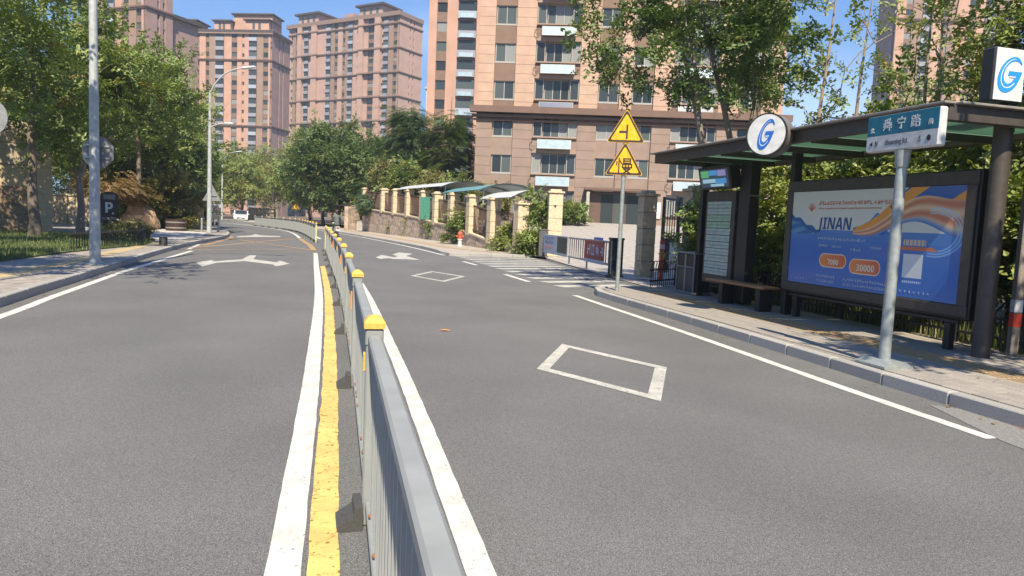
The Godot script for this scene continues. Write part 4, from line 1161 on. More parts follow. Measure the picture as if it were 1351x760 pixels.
	for q in [[mA, "grey barrier machine at the far end of the gate by the ivy pillar", M.machine], [mB, "black barrier machine just behind the warning sign pole", M.black]]:
		var t := thing("barrier_machine", q[1], "barrier", q[0], bt, "barrier machines")
		part(t, "cabinet", MB.new().cbox(V(0, 0.58, 0), V(0.36, 1.1, 0.34), 0.02), q[2])
		part(t, "lid", MB.new().cbox(V(0, 1.15, 0), V(0.4, 0.06, 0.38), 0.015), q[2])
		part(t, "side_trim", MB.new().cbox(V(-0.185, 0.58, 0.12), V(0.012, 1.0, 0.05), 0.004), M.galv)
		part(t, "plinth", MB.new().cbox(V(0, 0.02, 0), V(0.44, 0.04, 0.42), 0.006), M.castiron)
	var L := mA.distance_to(mB) - 0.5
	var bm := thing("barrier_boom", "folding fence boom hung with two printed notices across the gate", "barrier", (mA + mB) / 2, bt)
	for y in [0.98, 0.28]: part(bm, "boom_rail", MB.new().cbox(V(0, y, 0), V(0.05, 0.07, L), 0.01), M.winframe)
	var nb := int(L / 0.28)
	for k in nb: part(bm, "picket", MB.new().box(V(0, 0.63, -L / 2 + L * (k + 0.5) / nb), V(0.03, 0.66, 0.035)), M.winframe)
	for z in [-L * 0.05, L * 0.2]: part(bm, "support_leg", MB.new().cbox(V(0, 0.14, z), V(0.05, 0.28, 0.05), 0.006), M.galv)
	var n1 := part(bm, "notice", MB.new().cbox(V(-0.05, 0.63, -L * 0.27), V(0.02, 0.78, L * 0.42), 0.004), M.paleblue); relabel(n1, "pale notice with a dark photograph")
	part(n1, "picture", MB.new().box(V(-0.062, 0.66, -L * 0.15), V(0.004, 0.62, L * 0.16)), M.photo)
	var NT := Transform3D(Basis(V(0, 0, 1), Vector3.UP, V(-1, 0, 0)), V(-0.061, 0.63, -L * 0.47))
	for r in [[0.25, M.navy, 9], [0.08, M.navy, 9], [-0.12, M.redprint, 8]]: part(n1, "lettering", small_print(NT, 0.2, r[0], r[2], 0.13, 0.04), r[1])
	var n2 := part(bm, "notice", MB.new().cbox(V(-0.05, 0.66, L * 0.3), V(0.02, 0.62, L * 0.24), 0.004), M.redboard); relabel(n2, "red notice with pale characters")
	var N2 := Transform3D(Basis(V(0, 0, 1), Vector3.UP, V(-1, 0, 0)), V(-0.061, 0.66, L * 0.2))
	part(n2, "lettering", small_print(N2, 0.35, 0.0, 4, 0.36, 0.12), M.paleprint)
	part(n2, "lower_strip", MB.new().box(V(-0.05, 0.29, L * 0.3), V(0.018, 0.11, L * 0.24)), M.paleblue)
	part(bm, "blue_plate", MB.new().cbox(V(0, 1.05, L * 0.33), V(0.03, 0.09, 0.9), 0.005), M.gblue)
	# pedestrian gate frame right of the vehicle gate
	var pg := thing("pedestrian_gate", "dark iron pedestrian gate frame between two tan stone pillars", "gate", V(4.45, 0.13, -20.85), RA + 0.55)
	for x in [-0.42, 0.42]: part(pg, "gate_post", MB.new().cbox(V(x, 1.15, 0), V(0.07, 2.3, 0.07), 0.008), M.black)
	for y in [0.2, 1.2, 2.25]: part(pg, "rail", MB.new().box(V(0, y, 0), V(0.78, 0.06, 0.04)), M.black)
	for i in 6: part(pg, "bar", MB.new().box(V(-0.33 + i * 0.13, 1.2, 0), V(0.02, 2.0, 0.02)), M.black)
	part(pg, "infill", MB.new().box(V(0, 0.7, -0.035), V(0.74, 0.9, 0.012)), M.bindark)
	var rp2 := thing("red_post", "short red post with a pale band in front of the pedestrian gate", "post", V(4.05, 0.13, -19.9))
	part(rp2, "post", MB.new().cbox(V(0, 0.55, 0), V(0.13, 1.1, 0.1), 0.012), M.redpost)
	part(rp2, "band", MB.new().cbox(V(0, 0.92, 0), V(0.135, 0.14, 0.105), 0.012), M.paleboard)
	var cb := thing("metal_cabinet", "white metal cabinet beside the red post at the pedestrian gate", "cabinet", V(4.5, 0.13, -20.0), RA)
	part(cb, "body", MB.new().cbox(V(0, 0.5, 0), V(0.3, 1.0, 0.42), 0.015), M.paleblue)
	part(cb, "top", MB.new().cbox(V(0, 1.02, 0), V(0.34, 0.04, 0.46), 0.01), M.winframe)
	# hydrant and meter box on the far pavement
	var hy := thing("fire_hydrant", "red and white hydrant on the pavement below the stone wall", "hydrant", V(-2.85, 0.13, -38.4))
	part(hy, "barrel", MB.new().lathe([[0.15, 0.0], [0.15, 0.05], [0.11, 0.06], [0.11, 0.34], [0.14, 0.35], [0.14, 0.4]], Vector3.ZERO, 16), M.paleboard)
	part(hy, "body", MB.new().lathe([[0.14, 0.4], [0.12, 0.42], [0.12, 0.62], [0.14, 0.63], [0.14, 0.67], [0.11, 0.74], [0.05, 0.79], [0.05, 0.84], [0.0, 0.845]], Vector3.ZERO, 16), M.redpost)
	for s in [-1, 1]: part(hy, "outlet", MB.new().tube([V(s * 0.1, 0.53, 0), V(s * 0.2, 0.53, 0)], [0.05], 10), M.redpost)
	var mb2 := thing("meter_box", "grey concrete box at the far end of the stone wall", "box", V(-14.2, 0.13, -67.2), 0.4)
	part(mb2, "body", MB.new().cbox(V(0, 0.45, 0), V(0.8, 0.9, 0.6), 0.02), M.concrete)
	part(mb2, "lid", MB.new().cbox(V(0, 0.93, 0), V(0.9, 0.07, 0.7), 0.02), M.rimgrey)

# ---------------------------------------------------------------- left side and distance
func lamp(label: String, at: Vector3, h: float, arm: Vector3, second: float, r: float) -> Node3D:
	var t := thing("street_lamp", label, "street lamp", at, 0.0, "grey street lamps along the road")
	part(t, "pole", MB.new().lathe([[r * 1.35, 0.0], [r * 1.3, 1.2], [r, h * 0.55], [r * 0.62, h - 1.2]], Vector3.ZERO, 20), M.lamppole)
	part(t, "base", MB.new().cbox(V(0, 0.012, 0), V(0.42, 0.024, 0.42), 0.005), M.galv)
	var pts := []
	for i in 11:
		var f := i / 10.0
		pts.append(V(0, h - 1.25, 0) + V(arm.x * f * f * 0.55 + arm.x * 0.45 * f, 1.25 * sin(f * PI / 2) + arm.y * f, arm.z * f))
	part(t, "arm", MB.new().tube(pts, [r * 0.62, r * 0.5, r * 0.42], 10), M.lamppole)
	var e: Vector3 = pts[10]; var d: Vector3 = (pts[10] - pts[9]).normalized()
	part(t, "lamp_head", MB.new().cboxt(Transform3D(Basis.looking_at(d, Vector3.UP), e + d * 0.3), V(0.26, 0.11, 0.75), 0.04), M.lamphead)
	if second > 0:
		part(t, "arm", MB.new().tube([V(0, second - 0.25, 0), V(0.5, second - 0.05, 0), V(0.9, second, 0)], [0.035], 8), M.lamppole)
		part(t, "lamp_head", MB.new().cbox(V(1.1, second + 0.01, 0), V(0.5, 0.09, 0.2), 0.03), M.lamphead)
	return t
func left_side() -> void:
	rng.seed = 55
	var l1 := lamp("grey street lamp pole in the left foreground carrying an octagonal sign", V(-9.63, 0.15, -16.73), 10.5, V(2.2, 0.3, 0), 0, 0.085)
	lamp("grey street lamp with two arms at the bend of the left kerb", V(-17.75, 0.15, -42.4), 9.2, V(1.9, 0.25, 0), 6.3, 0.1)
	lamp("far grey street lamp beside the white car", V(-38.4, 0.15, -95.7), 8.7, V(1.9, 0.2, 0), 0, 0.1)
	lamp("farthest grey street lamp behind the median railing", V(-49.0, 0.1, -149.7), 10.0, V(2.2, 0.2, 0), 0, 0.12)
	var tp := thing("thin_pole", "thin grey pole left of the two-armed street lamp", "pole", V(-24.92, 0.15, -57.8))
	part(tp, "pole", MB.new().lathe([[0.09, 0], [0.06, 7.0], [0.0, 7.02]], Vector3.ZERO, 14), M.lamppole)
	part(tp, "collar", MB.new().lathe([[0.12, 0.0], [0.12, 0.12], [0.09, 0.14]], Vector3.ZERO, 14), M.galv)
	# back of an octagonal sign strapped to the first lamp
	var oc := thing("octagonal_sign", "blank grey back of an octagonal sign strapped to the near lamp pole", "road sign", V(-9.67, 2.72, -16.6), 0.05)
	var pts := []
	for i in 8: pts.append(Vector2(cos(PI / 8 + TAU * i / 8), sin(PI / 8 + TAU * i / 8)) * 0.385)
	part(oc, "plate", MB.new().poly(pts, Transform3D(Basis(), V(0.02, 0, -0.34)), 0.012), M.signback)
	for y in [-0.13, 0.14]: part(oc, "bracket", MB.new().cbox(V(0.02, y, -0.315), V(0.56, 0.035, 0.03), 0.005), M.galv)
	for y in [-0.13, 0.14]: part(oc, "strap", MB.new().tube([V(-0.03, y - 0.02, -0.13), V(-0.03, y + 0.02, -0.13)], [0.145], 18), M.galv)
	var tb := thing("triangular_sign", "blank grey back of a triangular sign on the two-armed lamp pole", "road sign", V(-17.65, 2.3, -42.3))
	part(tb, "plate", MB.new().poly([Vector2(-0.55, -0.3), Vector2(0.55, -0.3), Vector2(0, 0.65)], Transform3D(Basis(), V(0, 0, -0.22)), 0.014), M.signback)
	part(tb, "bracket", MB.new().cbox(V(0, 0.0, -0.18), V(0.6, 0.05, 0.06), 0.008), M.galv)
	var rd := thing("round_sign_back", "grey back of a round sign at the left picture edge", "road sign", V(-8.72, 0.15, -12.0), 0.1)
	part(rd, "pole", MB.new().tube([V(-0.15, 0, 0), V(-0.15, 3.1, 0)], [0.04], 12), M.galv)
	part(rd, "plate", MB.new().tube([V(0.08, 2.73, -0.02), V(0.08, 2.73, 0.0)], [0.3], 28), M.signback)
	# gatehouse of tan panels over rubble, with a black flat canopy
	var gh := thing("gatehouse", "tan stone gatehouse with rubble base and black canopy behind the left lawn", "building", V(-20.2, 0.15, -31.8), 0.0)
	var F := face(Vector3.ZERO, Vector2(0.83, -0.56))
	F.origin = -F.basis.x * 9.0
	part(gh, "wall", MB.new().boxt(F * Transform3D(Basis(), V(4.5, 2.35, -2.56)), V(9.0, 4.7, 5.0)), M.mortar)
	part(gh, "rubble_base", MB.new().boxt(F * Transform3D(Basis(), V(4.1, 0.98, 0.0)), V(8.2, 1.96, 0.14)), M.rubble_tan)
	for r in 3:
		for c in 6: part(gh, "wall_panel", MB.new().cboxt(F * Transform3D(Basis(), V(0.68 + c * 1.37, 2.42 + r * 0.92, 0.0)), V(1.345, 0.895, 0.1), 0.008), M.tanstone if (r + c) % 3 else M.tanstone2)
	part(gh, "corner_pillar", MB.new().cboxt(F * Transform3D(Basis(), V(8.72, 2.35, 0.08)), V(0.62, 4.7, 0.5), 0.02), M.tanstone)
	part(gh, "canopy", MB.new().cboxt(F * Transform3D(Basis(), V(2.9, 3.95, 1.2)), V(6.4, 0.28, 2.3), 0.02), M.black)
	# garden wall, boulder and information board behind
	var gw := thing("garden_wall", "low beige stone garden wall behind the parking sign", "wall", V(-25, 0.15, -47.5), 0.35)
	for i in 7: part(gw, "stone_block", MB.new().cbox(V(-4.2 + i * 1.32, 0.9, 0), V(1.3, 1.8, 0.4), 0.03), [M.tanstone, M.creamstone, M.tanstone2][i % 3])
	part(gw, "coping", MB.new().cbox(V(-0.2, 1.87, 0), V(9.4, 0.13, 0.52), 0.02), M.creamstone)
	var bo := thing("boulder", "rounded tan boulder in front of the garden wall", "boulder", V(-22.6, 0.15, -44.0))
	var bm := MB.new()
	var nz := FastNoiseLite.new(); nz.seed = 4; nz.frequency = 0.9
	var pt := func(a: float, b: float):
		var d := V(cos(b) * cos(a), sin(b), cos(b) * sin(a))
		return d * V(1.1, 1.0, 0.8) * (0.95 + 0.32 * nz.get_noise_3dv(d * 1.3)) + V(0, 0.5, 0)
	for i in 20:
		for j in 10:
			var a0 := TAU * i / 20; var a1 := TAU * (i + 1) / 20; var b0 := -PI / 2 + PI * j / 10; var b1 := -PI / 2 + PI * (j + 1) / 10
			bm.quad(pt.call(a1, b0), pt.call(a0, b0), pt.call(a0, b1), pt.call(a1, b1))
	part(bo, "rock", bm, M.rubble_tan)
	var ib := thing("information_board", "small blue and white information board beside the gatehouse", "sign", V(-21.9, 0.15, -38.8), 0.5)
	part(ib, "panel", MB.new().cbox(V(0, 1.05, 0), V(0.75, 0.9, 0.06), 0.01), M.paleboard)
	part(ib, "blue_field", MB.new().cbox(V(0, 1.0, 0.033), V(0.66, 0.5, 0.008), 0.002), M.fadedblue)
	for x in [-0.3, 0.3]: part(ib, "leg", MB.new().tube([V(x, 0, 0), V(x, 0.62, 0)], [0.03], 8), M.galv)
	# parking sign
	var ps := thing("parking_sign", "dark brown parking totem with a white letter P behind the lamp pole", "sign", V(-17.0, 0.15, -30.6), 0.5)
	var prof := [Vector2(-0.34, 0), Vector2(0.34, 0)]
	for i in 9: prof.append(Vector2(0.34 * cos(PI * i / 8), 1.72 + 0.2 * sin(PI * i / 8)))
	part(ps, "panel", MB.new().poly(prof, Transform3D(Basis(), V(0, 0, -0.08)), 0.16), M.darkbrown)
	inst(ps, "lettering", text_mesh("P", 0.46, true), M.signwhite, Transform3D(Basis(), V(-0.02, 1.25, 0.082)))
	part(ps, "dot", MB.new().cbox(V(0.13, 1.02, 0.084), V(0.06, 0.06, 0.006), 0.001), M.signwhite)
	part(ps, "crest", MB.new().cbox(V(0, 1.7, 0.083), V(0.44, 0.2, 0.008), 0.002), M.rimgrey)
	part(ps, "name_strip", MB.new().cbox(V(0, 0.8, 0.083), V(0.58, 0.11, 0.008), 0.002), M.rimgrey)
	part(ps, "lettering", small_print(Transform3D(Basis(), V(-0.25, 0.8, 0.088)), 0.04, 0, 7, 0.055, 0.016), M.black)
	part(ps, "plinth", MB.new().cbox(V(0, 0.06, 0), V(0.9, 0.12, 0.4), 0.02), M.castiron)
	# low iron fence round the flower bed
	var lf := thing("iron_fence", "low black iron fence round the flower bed on the left pavement", "fence", V(-13.0, 0.15, -24.2))
	var loop := [V(-12.7, 0, -20.8), V(-13.4, 0, -26.0), V(-15.3, 0, -30.6), V(-17.6, 0, -30.0)]
	for i in 3:
		var a: Vector3 = loop[i] - V(-13.0, 0, -24.2); var b: Vector3 = loop[i + 1] - V(-13.0, 0, -24.2)
		var L := a.distance_to(b)
		for y in [0.1, 0.5]: part(lf, "rail", MB.new().tube([a + V(0, y, 0), b + V(0, y, 0)], [0.028], 6), M.black)
		var n := int(L / 0.17)
		for k in n: part(lf, "picket", MB.new().tube([a.lerp(b, (k + 0.5) / n), a.lerp(b, (k + 0.5) / n) + V(0, 0.62, 0)], [0.019, 0.01], 5), M.black)
	# planter barrel and bollard
	var ba := thing("barrel_planter", "half barrel planter with hoops at the edge of the shrubs", "planter", V(-20.1, 0.15, -43.3))
	for i in 14: part(ba, "stave", MB.new().poly([Vector2(-0.115, 0), Vector2(0.115, 0), Vector2(0.13, 0.35), Vector2(0.12, 0.68), Vector2(-0.12, 0.68), Vector2(-0.13, 0.35)], Transform3D(Basis(Vector3.UP, TAU * i / 14), Vector3.ZERO) * Transform3D(Basis(), V(0, 0, 0.5)), 0.05), M.darkbrown)
	for y in [0.18, 0.5]: part(ba, "hoop", MB.new().lathe([[0.57, y - 0.04], [0.575, y], [0.57, y + 0.04]], Vector3.ZERO, 28), M.rimgrey)
	part(ba, "soil", MB.new().lathe([[0.5, 0.6], [0.0, 0.64]], Vector3.ZERO, 20), M.soil)
	var bl := thing("stone_bollard", "short square stone bollard on the left pavement past the flower bed", "bollard", V(-12.62, 0.15, -26.2))
	part(bl, "block", MB.new().cbox(V(0, 0.15, 0), V(0.22, 0.3, 0.22), 0.02), M.castiron)
	part(bl, "cap", MB.new().cbox(V(0, 0.315, 0), V(0.26, 0.035, 0.26), 0.01), M.rimgrey)
	for q in [[-18.7, -43.6, "left"], [-17.95, -44.2, "right"]]:
		var bb := thing("metal_bollard", "thin grey metal bollard by the kerb tip, %s one of the pair" % q[2], "bollard", V(q[0], 0.15, q[1]), 0.0, "metal bollards at the kerb tip")
		part(bb, "post", MB.new().lathe([[0.06, 0], [0.06, 0.75], [0.04, 0.8], [0, 0.81]], Vector3.ZERO, 12), M.galv)
		part(bb, "base_ring", MB.new().lathe([[0.1, 0], [0.1, 0.03], [0.06, 0.04]], Vector3.ZERO, 12), M.galv)
func wheel(t: Node, at: Vector3, r: float, w: float) -> void:
	var ty := part(t, "wheel", MB.new().tube([at + V(-w / 2, 0, 0), at + V(w / 2, 0, 0)], [r], 20), M.rubber)
	part(ty, "rim", MB.new().tube([at + V(-w / 2 - 0.01, 0, 0), at + V(w / 2 + 0.01, 0, 0)], [r * 0.62], 16), M.steel)
func vehicle(called: String, label: String, cat: String, at: Vector3, turn: float, prof: Array, wd: float, m: Material, glassq: Array, wz: Array, wr: float) -> Node3D:
	# profile in z (forward +) / y, extruded across x
	var t := thing(called, label, cat, at, turn)
	var cross := Transform3D(Basis(V(0, 0, 1), Vector3.UP, V(-1, 0, 0)), Vector3.ZERO)
	part(t, "body", MB.new().poly(prof, cross * Transform3D(Basis(), V(0, 0, -wd / 2)), wd), m)
	for g in glassq:
		part(t, "window", MB.new().poly(g, cross * Transform3D(Basis(), V(0, 0, -wd / 2 - 0.006)), wd + 0.012), M.carglass)
	for z in wz:
		for s in [-1, 1]: wheel(t, V(s * (wd / 2 - 0.09), wr, z), wr, 0.2)
	return t
func traffic() -> void:
	var c := vehicle("parked_car", "white hatchback car facing the camera far down the road", "car", V(-37.3, 0.005, -99.5), 0.33, [Vector2(-2.0, 0.25), Vector2(2.0, 0.25), Vector2(2.1, 0.5), Vector2(2.0, 0.78), Vector2(1.1, 0.95), Vector2(0.45, 1.44), Vector2(-1.2, 1.5), Vector2(-1.9, 1.0), Vector2(-2.1, 0.6)], 1.76, M.carwhite, [[Vector2(0.95, 0.98), Vector2(0.42, 1.38), Vector2(-1.1, 1.42), Vector2(-1.6, 1.0)]], [-1.3, 1.35], 0.31)
	part(c, "windscreen", MB.new().boxt(Transform3D(Basis(Vector3(1, 0, 0), -0.92), V(0, 1.21, 0.83)), V(1.5, 0.72, 0.03)), M.carglass)
	part(c, "grille", MB.new().cbox(V(0, 0.48, 2.08), V(1.0, 0.16, 0.04), 0.01), M.black)
	part(c, "number_plate", MB.new().cbox(V(0, 0.36, 2.1), V(0.44, 0.13, 0.03), 0.005), M.paleblue)
	for s in [-1, 1]:
		part(c, "headlight", MB.new().cbox(V(s * 0.66, 0.68, 2.0), V(0.34, 0.16, 0.1), 0.03), M.steel)
		part(c, "mirror", MB.new().cbox(V(s * 0.98, 0.98, 0.75), V(0.16, 0.13, 0.1), 0.03), M.carwhite)
	var v := vehicle("parked_van", "dark blue van parked in the shade at the side street corner", "van", V(-29.0, 0.005, -68.5), 0.25, [Vector2(-2.2, 0.3), Vector2(2.1, 0.3), Vector2(2.2, 0.6), Vector2(2.1, 1.0), Vector2(1.55, 1.75), Vector2(1.3, 1.85), Vector2(-2.1, 1.88), Vector2(-2.25, 1.0)], 1.75, M.carblue, [[Vector2(1.85, 1.05), Vector2(1.45, 1.65), Vector2(0.2, 1.68), Vector2(0.2, 1.05)], [Vector2(0.0, 1.05), Vector2(0.0, 1.68), Vector2(-1.9, 1.68), Vector2(-1.9, 1.05)]], [-1.4, 1.4], 0.32)
	part(v, "windscreen", MB.new().boxt(Transform3D(Basis(Vector3(1, 0, 0), -0.62), V(0, 1.36, 1.85)), V(1.5, 0.82, 0.03)), M.carglass)
	part(v, "bumper", MB.new().cbox(V(0, 0.45, 2.18), V(1.7, 0.26, 0.12), 0.03), M.black)
	for s in [-1, 1]: part(v, "headlight", MB.new().cbox(V(s * 0.64, 0.82, 2.14), V(0.32, 0.18, 0.08), 0.02), M.steel)
	# stone block wall with planting beyond the far railing
	var sb := thing("stone_plinth", "beige stone block structure past the far end of the railing", "wall", V(-40.6, 0.0, -117), 0.3)
	for i in 3: part(sb, "block", MB.new().cbox(V(-1.35 + i * 1.3, 0.95, 0), V(1.28, 1.9, 1.2), 0.04), [M.creamstone, M.tanstone, M.tanstone2][i])
	part(sb, "coping", MB.new().cbox(V(-0.05, 1.95, 0), V(4.1, 0.12, 1.4), 0.02), M.creamstone)
	# scooter and rider
	var at := V(-12.3, 0.005, -50.2)
	var sc := thing("scooter", "pale electric scooter ridden away beside the median railing", "scooter", at, 0.42)
	for z in [-0.58, 0.62]:
		var ty := part(sc, "wheel", MB.new().tube([V(-0.045, 0.24, z), V(0.045, 0.24, z)], [0.24], 20), M.rubber)
		part(ty, "rim", MB.new().tube([V(-0.05, 0.24, z), V(0.05, 0.24, z)], [0.13], 14), M.steel)
	part(sc, "body", MB.new().poly([Vector2(-0.3, 0.25), Vector2(0.75, 0.42), Vector2(0.8, 0.7), Vector2(0.2, 0.72), Vector2(0.1, 0.36), Vector2(-0.3, 0.36)], Transform3D(Basis(V(0, 0, 1), Vector3.UP, V(-1, 0, 0)), V(0.13, 0, 0)), 0.26), M.scooter)
	part(sc, "front_shield", MB.new().cboxt(Transform3D(Basis(Vector3(1, 0, 0), 0.25), V(0, 0.62, -0.42)), V(0.34, 0.68, 0.07), 0.02), M.scooter)
	part(sc, "seat", MB.new().cbox(V(0, 0.76, 0.42), V(0.25, 0.09, 0.62), 0.03), M.black)
	part(sc, "handlebar", MB.new().tube([V(-0.33, 1.02, -0.3), V(0, 1.06, -0.38), V(0.33, 1.02, -0.3)], [0.02], 8), M.black)
	part(sc, "tail_light", MB.new().cbox(V(0, 0.62, 0.8), V(0.2, 0.07, 0.04), 0.01), M.redpost)
	part(sc, "number_plate", MB.new().cbox(V(0, 0.46, 0.84), V(0.2, 0.14, 0.015), 0.003), M.paleboard)
	var pr := thing("person", "rider in a grey-green jacket seen from behind on the scooter", "person", at, 0.42)
	var bn := [[V(0, 0.86, 0.38), V(0, 1.05, 0.36), 0.165, 0.15], [V(0, 1.05, 0.36), V(0, 1.34, 0.3), 0.16, 0.165], [V(-0.15, 1.38, 0.29), V(0.15, 1.38, 0.29), 0.09, 0.09], [V(0, 1.4, 0.28), V(0, 1.5, 0.26), 0.06, 0.055]]
	for s in [-1, 1]:
		bn.append([V(s * 0.19, 1.36, 0.29), V(s * 0.3, 1.12, 0.12), 0.07, 0.055]); bn.append([V(s * 0.3, 1.12, 0.12), V(s * 0.31, 1.05, -0.18), 0.055, 0.04]); bn.append([V(s * 0.31, 1.05, -0.18), V(s * 0.31, 1.035, -0.28), 0.045, 0.04])
		bn.append([V(s * 0.1, 0.86, 0.36), V(s * 0.17, 0.82, -0.06), 0.105, 0.08]); bn.append([V(s * 0.17, 0.82, -0.06), V(s * 0.15, 0.45, -0.02), 0.075, 0.05]); bn.append([V(s * 0.15, 0.42, -0.02), V(s * 0.16, 0.4, -0.2), 0.05, 0.045])
	part(pr, "body", body_mesh(bn, 0.035, 0.05, V(-0.52, 0.28, -0.42), V(0.52, 1.66, 0.66)), M.jacket)
	var hd := part(pr, "head", body_mesh([[V(0, 1.6, 0.25), V(0, 1.67, 0.24), 0.085, 0.1], [V(0, 1.58, 0.19), V(0, 1.6, 0.2), 0.05, 0.06]], 0.02, 0.03, V(-0.16, 1.44, 0.06), V(0.16, 1.84, 0.42)), M.skin)
	part(hd, "hair", body_mesh([[V(0, 1.68, 0.255), V(0, 1.66, 0.29), 0.108, 0.095]], 0.02, 0.02, V(-0.16, 1.5, 0.08), V(0.16, 1.84, 0.46)), M.black)

# ---------------------------------------------------------------- ground, road, pavements
func vv(a: Array) -> Array:
	var o := []
	for i in range(0, a.size(), 2): o.append(Vector2(a[i], a[i + 1]))
	return o
const FENCE := [1.35, 5.0, 0.72, 2.2, 0.07, -0.5, -0.67, -3.56, -1.37, -6.43, -2.13, -9.43, -2.83, -12.15, -3.58, -14.96, -5.2, -20.8, -8.05, -31.0, -10.5, -38.6, -17.3, -57.8, -24.4, -71.0, -33, -84]
const KERB_L := [-4.6, 4.0, -5.7, -3.0, -6.6, -7.8, -7.3, -10.2, -8.0, -12.4, -8.85, -15.2, -11.1, -22.3, -13.3, -30.0, -15.3, -38.4, -17.6, -45.0, -20.6, -51.5, -23.6, -57.2, -26.5, -60.5, -31, -62.3, -60, -63]
const KERB_R := [6.3, 2.5, 5.2, -2.5, 4.36, -6.0, 4.02, -7.3, 3.75, -8.5, 2.87, -12.1, 2.05, -15.2, 1.85, -16.2, 1.95, -16.9, 2.5, -17.4, 3.4, -17.75]
const KERB_F := [0.9, -32.2, -1.6, -31.0, -2.5, -30.6, -3.1, -31.6, -4.85, -37.4, -13.1, -57.2, -20.5, -72.0, -30, -86, -42, -104]
func kerb(called: String, pts: Array, w: float, top: float, side: float, len: float) -> void:
	# a row of granite kerb stones; side +1: pavement on the right of the path direction
	var k := structure(called)
	var p := curve(vv(pts), 0.25)
	var q := resample(p, 0.05, len, 400)
	var made := 0
	for i in q.size() - 1:
		var a: Vector2 = q[i]; var b: Vector2 = q[i + 1]
		var d := (b - a).normalized(); var r := Vector2(-d.y, d.x) * side
		var c := (a + b) / 2 + r * w / 2
		var T := Transform3D(Basis(V(d.x, 0, d.y), Vector3.UP, V(d.x, 0, d.y).cross(Vector3.UP)), V(c.x, top / 2 - 0.03 + rf(-0.002, 0.002), c.y))
		part(k, "kerb_stone", MB.new().cboxt(T, V(a.distance_to(b) - 0.008, top + 0.06, w), 0.012), [M.granite, M.granite2, M.granite3][rng.randi() % 3])
func paint(parent: Node, called: String, shape: MB, m: Material) -> void:
	part(parent, called, shape, m)
func ground() -> void:
	rng.seed = 8
	var g := structure("ground")
	part(g, "soil", MB.new().bb(-700, 700, -0.5, -0.03, -900, 120), M.soil)
	var road := structure("road")
	# one asphalt sheet wide enough to run under both pavements
	part(road, "asphalt", slab(vv([9, 14, 8, -4, 5.5, -14, 4.5, -24, 4.5, -34, -0.5, -40, -14, -70, -30, -95, -60, -140, -74, -132, -52, -104, -46, -90, -70, -80, -70, -58, -26, -52, -16, -30, -10, -8, -7.5, 14]), 0.0, 0.2), M.asphalt)
	# painted lines
	var f := curve(vv(FENCE), 0.16)
	var near := PackedVector2Array(); var mid := PackedVector2Array(); var far := PackedVector2Array(); var box := PackedVector2Array()
	for p in f:
		if p.y > -28.6: near.append(p)
		if p.y > -21.6: mid.append(p)
		if p.y < -30.5 and p.y > -43.2: box.append(p)
		if p.y < -44.0: far.append(p)
	var mk := structure("road_markings")
	paint(mk, "white_line", paint_strip(near, [-0.375, -0.42], 0.15, 0.004), M.paintwhite)
	paint(mk, "yellow_line", paint_strip(mid, [-0.215, -0.23], 0.135, 0.004, 0.006), M.paintyellow)
	paint(mk, "white_line", paint_strip(near, [0.415, 0.6], 0.13, 0.004), M.paintwhite)
	paint(mk, "yellow_line", paint_strip(box, [-0.45, -0.6], 0.24, 0.004, 0.03), M.paintochre)
	paint(mk, "white_line", paint_strip(far, [-0.6, -0.5], 0.2, 0.004), M.paintwhite)
	paint(mk, "white_line", paint_strip(far, [0.6, 0.5], 0.2, 0.004), M.paintwhite)
	paint(mk, "white_line", paint_strip(curve(vv([3.86, -5.66, 3.45, -7.3, 2.72, -10.5, 1.95, -13.6, 1.38, -15.9]), 0.2), [0, 0], 0.13, 0.004), M.paintwhite)
	paint(mk, "white_line", paint_strip(curve(vv([-4.8, -3.0, -6.78, -9.6, -7.4, -11.5, -8.05, -13.6, -9.2, -17.4, -10.6, -22.5, -11.6, -26.2]), 0.2), [0, 0], 0.15, 0.004), M.paintwhite)
	paint(mk, "white_line", paint_strip(curve(vv([-2.95, -31.0, -5.6, -38.6, -9.0, -47.2, -12.7, -55.9, -20.6, -72.6]), 0.5), [0, 0], 0.16, 0.004), M.paintwhite)
	for q in [[-0.23, -21.35, 0.44, -19.0], [-1.86, -27.03, -1.25, -25.11], [-12.2, -27.3, -13.4, -31.0]]:
		paint(mk, "white_dash", paint_strip(curve(vv(q), 0.2), [0, 0], 0.15, 0.004), M.paintwhite)
	paint(mk, "yellow_line", paint_strip(curve(vv([-13.0, -30.5, -15.0, -38.2, -16.2, -41.8]), 0.3), [0, 0], 0.2, 0.004, 0.03), M.paintochre)
	# yellow box with crossed diagonals
	for q in [[-12.2, -26.9, -8.3, -30.2], [-8.5, -30.4, -15.4, -39.2], [-12.4, -28.0, -12.9, -42.4], [-15.6, -39.6, -12.9, -43.0]]:
		paint(mk, "box_line", paint_strip(curve(vv(q), 0.3), [0, 0], 0.17, 0.0075, 0.02), M.paintochre)
	# arrows and diamonds
	paint(mk, "arrow", flat(vv([-9.04, -20.68, -9.11, -22.09, -8.85, -21.39, -8.53, -22.90, -8.71, -23.54, -9.10, -25.07, -8.92, -25.24, -8.27, -23.12, -7.23, -22.19, -7.40, -23.08, -6.71, -21.82, -6.70, -20.50, -6.97, -21.16, -8.19, -22.12, -8.52, -20.80, -8.29, -19.36]), 0.004), M.paintworn)
	paint(mk, "arrow", flat(vv([-16.18, -42.53, -16.28, -45.12, -17.01, -47.81, -15.91, -45.98, -14.81, -46.11, -14.29, -44.48, -15.15, -43.19, -15.65, -41.14]), 0.004), M.paintworn)
